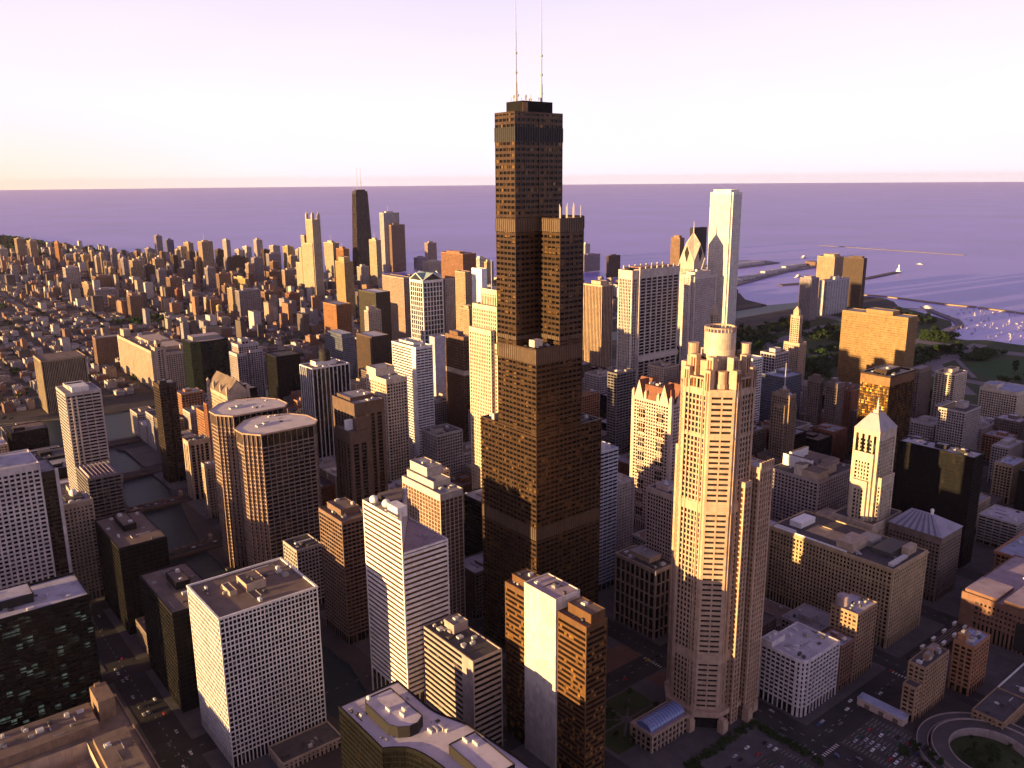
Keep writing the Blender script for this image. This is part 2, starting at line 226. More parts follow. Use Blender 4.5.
# ------------------------------------------------------------------ mesh builder
class MB:
    def __init__(s): s.v = []; s.f = []; s.m = []
    def quad(s, a, b, c, d, mi=0):
        n = len(s.v); s.v += [a, b, c, d]; s.f.append((n, n+1, n+2, n+3)); s.m.append(mi)
    def poly(s, pts, mi=0):
        n = len(s.v); s.v += list(pts); s.f.append(tuple(range(n, n+len(pts)))); s.m.append(mi)
    def box(s, x0, y0, z0, x1, y1, z1, mi=0, top=None, bottom=False):
        t = mi if top is None else top
        s.quad((x0, y0, z0), (x1, y0, z0), (x1, y0, z1), (x0, y0, z1), mi); s.quad((x1, y0, z0), (x1, y1, z0), (x1, y1, z1), (x1, y0, z1), mi)
        s.quad((x1, y1, z0), (x0, y1, z0), (x0, y1, z1), (x1, y1, z1), mi); s.quad((x0, y1, z0), (x0, y0, z0), (x0, y0, z1), (x0, y1, z1), mi)
        s.quad((x0, y0, z1), (x1, y0, z1), (x1, y1, z1), (x0, y1, z1), t)
        if bottom: s.quad((x0, y1, z0), (x1, y1, z0), (x1, y0, z0), (x0, y0, z0), mi)
    def prism(s, P, z0, z1, mi=0, top=None, cap=True, P2=None):
        P2 = P2 or P; n = len(P)
        for i in range(n):
            a, b = P[i], P[(i+1) % n]; c, d = P2[(i+1) % n], P2[i]
            s.quad((a[0], a[1], z0), (b[0], b[1], z0), (c[0], c[1], z1), (d[0], d[1], z1), mi)
        if cap: s.cap(P2, z1, mi if top is None else top)
    def cap(s, P, z, mi=0):
        n = len(s.v); s.v += [(p[0], p[1], z) for p in P]
        for tr in tessellate_polygon([[Vector((p[0], p[1], 0)) for p in P]]):
            a, b, c = (P[i] for i in tr)
            if (b[0]-a[0])*(c[1]-a[1])-(b[1]-a[1])*(c[0]-a[0]) < 0: tr = tr[::-1]
            s.f.append(tuple(n+i for i in tr)); s.m.append(mi)
    def ring(s, P, Q, z0, z1, mi=0):
        """wall between outline P and inner outline Q"""
        n = len(P)
        for i in range(n):
            a, b, c, d = P[i], P[(i+1) % n], Q[(i+1) % n], Q[i]
            s.quad((*a, z0), (*b, z0), (*b, z1), (*a, z1), mi); s.quad((*b, z1), (*c, z1), (*d, z1), (*a, z1), mi)
            s.quad((*c, z0), (*d, z0), (*d, z1), (*c, z1), mi)
    def cyl(s, x, y, z0, z1, r, n=16, r1=None, mi=0, cap=True):
        r1 = r if r1 is None else r1
        P = [(x+r*math.cos(2*math.pi*i/n), y+r*math.sin(2*math.pi*i/n)) for i in range(n)]
        Q = [(x+r1*math.cos(2*math.pi*i/n), y+r1*math.sin(2*math.pi*i/n)) for i in range(n)]
        s.prism(P, z0, z1, mi, P2=Q, cap=cap)
    def dome(s, x, y, z, r, h, n=14, rings=5, mi=0):
        for k in range(rings):
            a, b = math.pi/2*k/rings, math.pi/2*(k+1)/rings
            s.cyl(x, y, z+h*math.sin(a), z+h*math.sin(b), r*math.cos(a), n, max(.01, r*math.cos(b)), mi, cap=False)
    def ball(s, x, y, z, r, n=14, rings=8, mi=0):
        for k in range(rings):
            a, b = -math.pi/2+math.pi*k/rings, -math.pi/2+math.pi*(k+1)/rings
            s.cyl(x, y, z+r*math.sin(a), z+r*math.sin(b), max(.01, r*math.cos(a)), n, max(.01, r*math.cos(b)), mi, cap=False)
    def bar(s, p, q, r, n=6, mi=0):
        p, q = Vector(p), Vector(q); d = (q-p).normalized(); a = d.orthogonal().normalized(); b = d.cross(a)
        A = [p+a*r*math.cos(2*math.pi*i/n)+b*r*math.sin(2*math.pi*i/n) for i in range(n)]
        B = [v+(q-p) for v in A]
        for i in range(n): s.quad(tuple(A[i]), tuple(A[(i+1) % n]), tuple(B[(i+1) % n]), tuple(B[i]), mi)
        s.poly([tuple(v) for v in B], mi)
    def mesh(s, name, mats):
        me = bpy.data.meshes.new(name); me.from_pydata(s.v, [], s.f)
        for mm in mats: me.materials.append(MATS[mm] if isinstance(mm, str) else mm)
        if len(mats) > 1: me.polygons.foreach_set("material_index", s.m)
        me.update(); return me
    def build(s, name, mats, parent=None, loc=None):
        if not s.f: return None
        if not isinstance(mats, (list, tuple)): mats = [mats]
        o = bpy.data.objects.new(name, s.mesh(name, mats)); COL.objects.link(o)
        if parent: o.parent = parent
        if loc: o.location = loc
        return o
def tag(o, label, cat, group=None):
    o["label"] = label; o["category"] = cat
    if group: o["group"] = group
    return o
def empty(name, loc, label, cat, group=None):
    o = bpy.data.objects.new(name, None); COL.objects.link(o); o.location = loc; o.empty_display_size = 5
    return tag(o, label, cat, group)
def structure(name, mb, mats, kind='structure'):
    o = mb.build(name, mats); o["kind"] = kind; return o

def inset(P, d):
    n = len(P); out = []
    for i in range(n):
        a, b, c = P[i-1], P[i], P[(i+1) % n]
        def nrm(p, q):
            l = math.hypot(q[0]-p[0], q[1]-p[1]); return (-(q[1]-p[1])/l, (q[0]-p[0])/l)
        n1, n2 = nrm(a, b), nrm(b, c)
        k = 1+n1[0]*n2[0]+n1[1]*n2[1]
        k = max(k, .25)
        out.append((b[0]+d*(n1[0]+n2[0])/k, b[1]+d*(n1[1]+n2[1])/k))
    return out
def facade(mb, P, z0, z1, s, edges=None, skip=(), every=None):
    """real relief: corner posts, piers and spandrels standing proud of the window plane (outline P, counter-clockwise)"""
    n = len(P); pd = s['pd']; Q = inset(P, pd+.02)
    for i in range(n):
        if edges is not None and i not in edges: continue
        a, b = P[i], P[(i+1) % n]; L = math.hypot(b[0]-a[0], b[1]-a[1])
        if L < .6: continue
        tx, ty = (b[0]-a[0])/L, (b[1]-a[1])/L; nx, ny = ty, -tx
        cp = min(s['cp'], L*.3)
        def pt(t, o): return (a[0]+tx*t+nx*(o-pd), a[1]+ty*t+ny*(o-pd))
        def bar(t0, t1, za, zb, dep, ends=True):
            A, B, C, D = pt(t0, dep), pt(t1, dep), pt(t1, 0), pt(t0, 0)
            mb.quad((*A, za), (*B, za), (*B, zb), (*A, zb)); mb.quad((*A, zb), (*B, zb), (*C, zb), (*D, zb)); mb.quad((*D, za), (*C, za), (*B, za), (*A, za))
            mb.quad((*D, za), (*A, za), (*A, zb), (*D, zb)); mb.quad((*B, za), (*C, za), (*C, zb), (*B, zb))
        # corner posts at both ends of the face
        bar(0, cp, z0, z1+.03, pd+.02); bar(L-cp, L, z0, z1+.03, pd+.02)
        nb = max(1, round((L-2*cp)/s['bay'])); bw = (L-2*cp)/nb
        if s['pw'] > 0:
            for k in range(1, nb):
                t = cp+k*bw; bar(t-s['pw']/2, t+s['pw']/2, z0, z1+.02, pd)
        zt = z1-s['top']
        if s['top'] > 0: bar(cp, L-cp, zt, z1+.01, max(pd, s['sd'])+.05)
        zb = z0+s['base']
        nf = max(1, round((zt-zb)/s['fl'])); fh = (zt-zb)/nf
        for k in range(nf):
            if s['sh'] > 0: bar(cp, L-cp, zb+k*fh, zb+k*fh+s['sh']*fh/s['fl'], s['sd'])

def rect(x0, y0, x1, y1): return [(x0, y0), (x1, y0), (x1, y1), (x0, y1)]
def mass(root, P, z0, z1, s, roof='roof_grey', names=('wall', 'glazing', 'roof'), par=1.1, edges=None, floorcut=None):
    """one block of a building: facade relief, window plane, roof with parapet"""
    mb = MB(); facade(mb, P, z0, z1, s, edges)
    Q = inset(P, s['pd'])
    I = inset(P, max(.6, s['pd']+.35))
    mb.ring(inset(P, .03), I, z1-.9, z1+par*.35)
    mb.build(names[0], s['w'], root)
    gb = MB(); gb.prism(Q, z0, z1-.5, cap=False); gb.build(names[1], s['g'], root)
    rb = MB(); rb.cap(I, z1-.6); rb.build(names[2], roof, root)
def units(root, x0, y0, x1, y1, z, n, seed, big=1.0):
    """rooftop plant: fans, ducts, hatches, tanks"""
    r = random.Random(seed)
    for k in range(n//3):          # duct runs and pipes laid across the roof
        lx, ly = (r.uniform(4, 14), .5) if r.random() < .5 else (.5, r.uniform(4, 14))
        if x1-x0 < lx+3 or y1-y0 < ly+3: continue
        x, y = r.uniform(x0+1, x1-lx-1), r.uniform(y0+1, y1-ly-1); b = MB(); b.box(x, y, z, x+lx, y+ly, z+.55); b.build('roof_duct', r.choice(['unit_grey', 'unit_pale', 'unit_dark']), root)
    for k in range(n):
        w, d, h = r.uniform(1.2, 4.5)*big, r.uniform(1.2, 4)*big, r.uniform(.8, 2.4)*big
        if x1-x0 < w+3 or y1-y0 < d+3: continue
        x, y = r.uniform(x0+1, x1-w-1), r.uniform(y0+1, y1-d-1)
        b = MB(); b.box(x, y, z, x+w, y+d, z+h)
        if r.random() < .5: b.cyl(x+w/2, y+d/2, z+h, z+h+.5, min(w, d)*.35, 10)
        b.build('roof_unit', r.choice(['unit_pale', 'unit_dark', 'unit_grey', 'unit_pale']), root)
plain('unit_pale', (.55, .52, .50)); plain('unit_dark', (.06, .055, .055)); plain('unit_grey', (.28, .26, .25)); plain('white_paint', (.8, .79, .78), .4)
plain('louvre', (.03, .027, .027)); plain('mast_white', (.40, .36, .37)); plain('mast_red', (.5, .12, .08))

BUILDINGS=[
  ('office_tower','white concrete grid tower filling the lower left with a flat brown roof',-260.7,24.1,71.2,61.6,114.0,'white_grid',{'roof': 'roof_brown', 'ph': [(0.42, 0.42, 0.62, 0.72, 5), (0.26, 0.45, 0.33, 0.7, 2.5)], 'phm': 'tan_stone', 'cap': 1}),
  ('office_block','low dark office block beside the river with a brown roof and pale rooftop box',-265.7,256.0,41.2,82.5,84.0,'dark_steel',{'ph': [(0.35, 0.45, 0.62, 0.85, 5)], 'roof': 'roof_brown'}),
  ('office_block','dark office block with a brown roof tucked behind the white grid tower',-266.6,109.8,37.7,82.3,84.0,'dark_steel',{'ph': [(0.4, 0.45, 0.7, 0.75, 5)], 'roof': 'roof_brown'}),
  ('office_block','short tan banded office block below the wedge topped white tower',-127.5,-76.8,25.0,61.4,78.0,'tan_bands',{'ph': [(0.45, 0.62, 0.95, 0.82, 6)], 'roof': 'roof_dark', 'wp': 13}),
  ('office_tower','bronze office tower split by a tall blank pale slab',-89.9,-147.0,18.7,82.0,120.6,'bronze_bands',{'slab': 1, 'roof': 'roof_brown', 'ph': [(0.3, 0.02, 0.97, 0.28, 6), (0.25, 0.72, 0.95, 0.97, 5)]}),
  ('office_tower','pale concrete tower with brown window strips and stepped boxes on its roof',-50.8,72.0,24.1,60.7,134.7,'pale_strips',{'ph': [(0.15, 0.25, 0.9, 0.95, 6), (0.3, 0.5, 0.95, 0.95, 14)]}),
  ('office_tower','dark brown banded tower touching the wedge topped white tower',-122.0,115.1,25.2,42.8,115.1,'brown_bands',{'roof': 'roof_brown', 'ph': [(0.25, 0.3, 0.95, 0.9, 5)]}),
  ('office_block','grey gridded block with a white bar on its roof below the octagonal twins',-128.0,197.8,25.9,30.0,61.5,'grey_grid',{'roof': 'roof_dark', 'bar': 1}),
  ('opera_tower','tan masonry tower with a steep gabled roof beside the octagonal twins',-112.0,386.2,25.6,62.1,170.4,'masonry_tan',{'gable': 15, 'roof': 'roof_brown'}),
  ('office_tower','dark tower with slim white vertical ribs and a dark dome on its roof',4.5,420.0,50.0,34.4,177.2,'ribs_white',{'ph': [(0.2, 0.3, 0.75, 0.7, 5)], 'dome': 1, 'roof': 'roof_brown'}),
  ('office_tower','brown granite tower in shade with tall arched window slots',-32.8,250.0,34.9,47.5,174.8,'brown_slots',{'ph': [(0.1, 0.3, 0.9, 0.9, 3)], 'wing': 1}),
  ('office_tower','cream tower of square punched windows with a taller slab behind it',52.1,330.0,28.3,45.9,172.5,'masonry_cream',{'ph': [(0.0, 0.5, 0.9, 0.95, 9)]}),
  ('office_tower','white tower of horizontal window bands left of the tall black tower',163.3,440.0,26.9,60.6,178.8,'white_bands',{'cap': 1, 'wp': 10, 'ph': [(0.3, 0.3, 0.9, 0.9, 3)]}),
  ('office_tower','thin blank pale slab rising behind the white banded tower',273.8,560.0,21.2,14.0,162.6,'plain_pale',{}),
  ('office_tower','dark brown ribbed tower with a bright bar at mid height',248.9,450.0,13.9,45.2,181.0,'brown_ribs',{'ph': [(0.1, 0.35, 0.8, 0.8, 5)], 'belt': 1}),
  ('office_tower','white framed tower with a green roof of four gables',498.4,933.6,49.6,48.8,198.0,'white_frame',{'gables': 14, 'roof': 'copper'}),
  ('office_tower','tall cream granite tower with stepped shoulders against the black tower',96.1,178.0,44.0,48.0,268.1,'cream_granite',{'shoulders': 1}),
  ('office_tower','riverside tower with bright western edge and stepped white roof fins',-255.0,453.6,34.5,44.5,183.0,'grey_bands',{'steps': 1}),
  ('office_block','low riverside block with a sloping ribbed roof beside the bridges',-256.0,395.0,31.5,52.5,106.9,'dark_bands',{'sawtooth': 1}),
  ('office_block','old tan stone block with a white roof ball on the river bank',-288.8,351.5,26.9,29.9,100.7,'masonry_tan',{'ball': 1}),
  ('office_tower','slim dark tower standing alone on the river bank',-112.0,633.0,22.2,26.0,136.9,'dark_brown',{'notch': 1, 'ph': [(0.1, 0.1, 0.5, 0.5, 4)]}),
  ('office_block','stone corner block with tall dark window bays and a recessed dark roof',88.0,-50.0,26.3,48.8,65.8,'stone_bays',{'roof': 'roof_dark', 'ph': [(0.3, 0.3, 0.9, 0.8, 4)]}),
  ('office_tower','pink gridded tower half hidden by the ornate granite tower',116.0,-45.5,21.6,33.5,125.7,'pink_grid',{'roof': 'roof_dark', 'ph': [(0.2, 0.4, 0.9, 0.8, 4)], 'low': 1}),
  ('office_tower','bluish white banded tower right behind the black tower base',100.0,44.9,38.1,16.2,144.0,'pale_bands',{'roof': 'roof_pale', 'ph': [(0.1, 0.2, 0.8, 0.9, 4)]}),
  ('office_block','dark square block left of the red gabled tower',348.8,250.0,36.0,17.2,148.4,'dark_bands',{'roof': 'roof_brown'}),
  ('office_tower','brown ribbed tower right of the black tower with a pale rooftop box',711.4,640.0,29.8,50.0,196.7,'tan_ribs',{'ph': [(0.2, 0.2, 0.8, 0.7, 7)], 'cap': 1}),
  ('office_tower','broad pale granite tower with deep vertical ribs and a notched crown',564.7,411.4,96.2,36.0,255.0,'granite_ribs',{'crown': 1, 'wp': 1}),
  ('marble_tower','very tall plain white marble tower near the lake',1183.3,701.7,40.8,64.1,362.2,'marble',{'ph': [(0.12, 0.12, 0.88, 0.88, 6)], 'notched': 1}),
  ('office_tower','pale stone slab tower with a leaning white mast on its roof',986.8,640.0,73.9,29.4,192.5,'lime_ribs',{'ph': [(0.05, 0.1, 0.75, 0.9, 9)], 'mast': 1}),
  ('apartment_tower','orange brown tower left of the diamond peaked tower',1487.5,1100.0,19.9,33.4,227.6,'far_brown',{'ph': [(0.2, 0.2, 0.8, 0.8, 6)]}),
  ('office_tower','dark glass tower peeping out behind the diamond peaked tower',1299.8,900.0,52.2,12.8,271.2,'far_dark',{}),
  ('apartment_tower','tan lakeside apartment tower beside the harbour piers',2044.9,936.6,53.2,60.5,149.1,'far_tan',{'ph': [(0.3, 0.2, 0.9, 0.8, 6)]}),
  ('apartment_tower','dark brown lakeside apartment tower tallest by the harbour',2031.6,833.1,19.5,65.6,152.0,'far_darkbrown',{'ph': [(0.1, 0.1, 0.7, 0.7, 5)]}),
  ('apartment_tower','grey lakeside apartment tower left of the striped white one',1700.1,801.5,37.9,37.6,119.8,'far_grey',{'ph': [(0.2, 0.2, 0.8, 0.8, 4)]}),
  ('apartment_tower','lakeside apartment slab with bold white vertical stripes',1813.9,819.0,117.5,26.8,102.2,'far_stripes',{'ph': [(0.4, 0.2, 0.6, 0.8, 8)]}),
  ('office_tower','broad golden slab tower overlooking the park',918.9,150.2,33.8,114.9,172.0,'gold_panel',{'ph': [(0.15, 0.25, 0.85, 0.65, 6)]}),
  ('office_tower','black glass tower with windows tinted amber as sunset reflections near the pyramid topped tower',522.4,-24.2,59.9,36.5,165.0,'black_amber',{'ph': [(0.2, 0.3, 0.75, 0.7, 5)], 'roof': 'roof_tan', 'cap': 2, 'belt2': 1}),
  ('office_block','long black slab with a pale lavender roof right of the pyramid topped tower',435.6,-160.0,24.4,77.8,120.0,'black_steel',{'ph': [(0.3, 0.15, 0.7, 0.25, 3), (0.3, 0.4, 0.7, 0.55, 3.5)], 'roof': 'roof_pale', 'cap': 0.6}),
  ('office_block','low ribbed block between the pyramid topped tower and the black slab',456.0,-75.0,59.2,18.4,64.3,'grey_ribs',{'roof': 'roof_dark'}),
  ('office_block','massive tan stone block with a light court behind the ornate granite tower',230.0,-187.0,60.4,120.9,73.5,'masonry_gold',{'court': 1, 'roof': 'roof_dark'}),
  ('bank_building','grey stone block with white light court walls on its roof',330.6,-55.0,72.4,58.3,90.6,'masonry_grey',{'conti': 1, 'roof': 'roof_dark'}),
  ('office_tower','ornate dark brown tower with a tall thin mast',449.6,60.0,14.0,25.0,139.0,'masonry_darktan',{'spire': 38, 'sidewings': 1}),
  ('office_tower','slender pale tower with a small beacon top beside the park',845.3,300.0,9.1,17.3,165.3,'masonry_tan',{'beacon': 1}),
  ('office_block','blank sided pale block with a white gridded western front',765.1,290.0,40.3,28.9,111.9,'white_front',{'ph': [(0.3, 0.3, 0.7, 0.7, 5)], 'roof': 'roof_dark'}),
  ('office_block','white banded block peeping out right of the ornate granite tower',558.2,190.0,23.6,18.3,148.5,'white_bands',{'roof': 'roof_pale'}),
  ('office_block','blue grey glass block behind the tower with the thin mast',656.3,200.0,44.9,40.0,104.2,'blue_glass',{'roof': 'roof_blue', 'ph': [(0.5, 0.4, 0.9, 0.8, 4)]}),
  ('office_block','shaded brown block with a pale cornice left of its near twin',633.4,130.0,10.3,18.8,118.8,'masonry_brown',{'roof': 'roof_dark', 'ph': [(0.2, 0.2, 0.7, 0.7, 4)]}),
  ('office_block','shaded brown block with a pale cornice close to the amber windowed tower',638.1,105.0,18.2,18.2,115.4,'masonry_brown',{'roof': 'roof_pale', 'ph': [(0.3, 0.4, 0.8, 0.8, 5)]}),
  ('office_block','square grey gridded block with a dark recessed roof beyond the black slab',728.9,-30.0,48.9,35.9,86.4,'grey_grid',{'roof': 'roof_dark', 'ph': [(0.4, 0.3, 0.7, 0.6, 7)]}),
  ('apartment_block','cream fronted block with dark balconies at the edge of the park',902.9,60.0,40.1,32.1,96.4,'cream_front',{'ph': [(0.2, 0.3, 0.8, 0.7, 5)], 'roof': 'roof_brown'}),
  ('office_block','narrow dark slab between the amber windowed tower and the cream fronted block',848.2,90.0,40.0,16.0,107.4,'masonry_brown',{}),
  ('museum_block','wide cream block with a blue glass roof beside the park',991.0,-0.0,61.5,57.3,63.7,'masonry_cream',{'roof': 'roof_blue', 'ph': [(0.1, 0.6, 0.5, 0.95, 5)]}),
  ('office_block','grey gridded block at the right edge beyond the black slab',723.9,-90.0,48.2,20.7,51.8,'grey_grid',{'roof': 'roof_pale', 'ph': [(0.3, 0.3, 0.8, 0.8, 4)]}),
  ('parking_block','low banded grey block at the right edge',517.5,-180.0,44.0,39.8,32.4,'grey_lowbands',{'roof': 'roof_pale'}),
  ('office_block','low white gridded block with a round corner beside the ornate granite tower',87.8,-195.0,48.7,37.8,47.1,'white_low',{'roundcorner': 1, 'roof': 'roof_pale', 'ph': [(0.0, 0.75, 0.35, 1.0, 4)]}),
  ('loft_building','tan brick block with a round water tank on its roof',162.0,-194.0,31.0,23.1,59.6,'brick_tan',{'tank': 1, 'roof': 'roof_pale'}),
  ('loft_building','brown brick block with a lavender roof squeezed between two taller neighbours',141.7,-194.0,19.5,20.6,39.4,'brick_brown',{'roof': 'roof_blue', 'ph': [(0.35, 0.4, 0.6, 0.7, 4)]}),
  ('loft_building','tan brick block beside the long low shed in the car park',158.3,-251.0,38.0,13.1,41.7,'brick_tan',{'roof': 'roof_dark', 'ph': [(0.3, 0.3, 0.5, 0.6, 4), (0.6, 0.5, 0.9, 0.8, 3)], 'westwing': 1}),
  ('loft_building','narrow orange brick block with a pale blue roof',213.6,-262.0,29.0,15.7,42.6,'brick_orange',{'roof': 'roof_blue', 'ph': [(0.05, 0.5, 0.3, 0.85, 6)]}),
  ('merchandise_hall','enormous tan stone hall with a low corner tower by the river',33.9,1151.1,69.7,268.8,78.0,'masonry_mart',{'mart': 1, 'roof': 'roof_brown'}),
  ('warehouse','plain brown warehouse block left of the enormous tan hall',7.4,1500.0,54.9,26.1,62.3,'far_brown',{}),
  ('office_tower','pale ribbed tower with stepped crown right of the green glass curve',95.1,900.0,46.4,38.7,113.8,'lav_ribs',{'shoulders2': 1}),
  ('office_block','dark glass block left of the white ribbed tower',122.2,800.0,42.2,44.1,115.4,'dark_steel',{'roof': 'roof_dark'}),
  ('office_tower','blue glass tower behind the white ribbed tower',243.3,800.0,25.1,63.2,132.0,'blue_glass',{'roof': 'roof_pale', 'ph': [(0.1, 0.1, 0.9, 0.9, 5)]}),
  ('office_tower','dark shaded tower behind the cream tower with a lit western side',357.2,900.0,38.4,60.1,105.8,'far_darkbrown',{'roof': 'roof_pale'}),
  ('office_tower','dark green tower with a pale flat roof cap',513.5,1150.0,37.4,76.8,151.4,'far_darkgreen',{'roof': 'roof_white', 'cap': 1}),
  ('hotel_tower','pale stepped stone tower in front of the dark green tower',453.2,1080.0,31.8,17.1,125.2,'far_pale',{'ph': [(0.1, 0.2, 0.6, 0.8, 8)]}),
  ('warehouse','orange brick block lit by the sun among the low roofs',491.9,1300.0,39.6,66.5,110.3,'far_orange',{}),
  ('apartment_tower','slim yellow and dark tower left of the tapering black tower',730.2,1700.0,29.0,54.9,167.9,'far_yellow',{'ph': [(0.2, 0.2, 0.8, 0.8, 12)]}),
  ('office_tower','broad reddish brown tower beyond the gabled white tower',826.7,1250.0,41.9,96.7,212.5,'far_redbrown',{'ph': [(0.1, 0.2, 0.5, 0.8, 4)]}),
  ('office_tower','plain pinkish tan slab left of the gabled white tower',649.5,1250.0,24.2,100.9,165.8,'far_pink',{}),
  ('office_tower','brilliant white slab left of the black tower',621.6,900.0,14.3,34.7,215.7,'plain_white',{}),
  ('office_tower','tan ribbed tower squeezed between the red brown tower and the white slab',651.8,1000.0,16.2,37.6,199.5,'far_tan',{}),
  ('office_tower','short cream tower below the tan ribbed one',551.1,850.0,17.3,34.0,145.4,'far_tan',{'ph': [(0.2, 0.2, 0.7, 0.7, 5)]}),
  ('office_tower','grey shaded slab right behind the gabled white tower',564.2,950.0,22.8,10.9,195.4,'far_grey',{}),
  ('office_block','tan stone block with tall window slots on the river bank left of the octagonal twins',-108.0,549.0,27.7,20.6,78.2,'slot_tan',{'roof': 'roof_dark'}),
  ('office_tower','small ornate pointed tower rising right behind the granite drum',767.9,420.0,14.0,7.6,164.6,'masonry_tan',{'beacon': 1}),
  ('office_block','narrow pale stone block on the river bank hard against the octagonal twins',-112.0,477.5,19.3,16.9,66.4,'masonry_tan',{'roof': 'roof_brown'}),
  ('office_tower','tall white tower of paired windows at the left edge',-385.0,296.3,75.0,50.0,162.5,'white_pairs',{'fin': 1, 'roof': 'roof_pale', 'ph': [(0.1, 0.3, 0.6, 0.9, 6)]}),
  ('office_block','wide black office slab with scattered lit windows at the left edge',-400.0,158.7,90.0,48.0,94.3,'black_lit',{'roof': 'roof_pale', 'ph': [(0.0, 0.35, 0.62, 0.8, 6)], 'cap': 1}),
  ('apparel_hall','square tan hall with a ribbed upper half left of the enormous hall',-163.0,1134.0,72.0,65.0,95.0,'apparel',{'roof': 'roof_brown'}),
  ('red_block','large red brown block with lavender roofs at the right edge',309.0,-300.0,115.0,88.0,38.0,'redbrown',{'roof': 'roof_mauve', 'redroof': 1}),
  ('corner_block','orange brick block with a bold cornice at the right edge',437.0,-255.0,90.0,65.0,30.0,'brick_orange',{'roof': 'roof_blue', 'cornice': 1}),
  ('dark_block','black glass block below the gridded block at the right edge',618.0,-200.0,80.0,60.0,60.0,'black_steel',{'roof': 'roof_dark'}),
  ('office_block','tan stepped block with a sunlit top at the right edge',660.0,-120.0,40.0,22.0,50.0,'masonry_gold',{'roof': 'roof_blue'}),
]
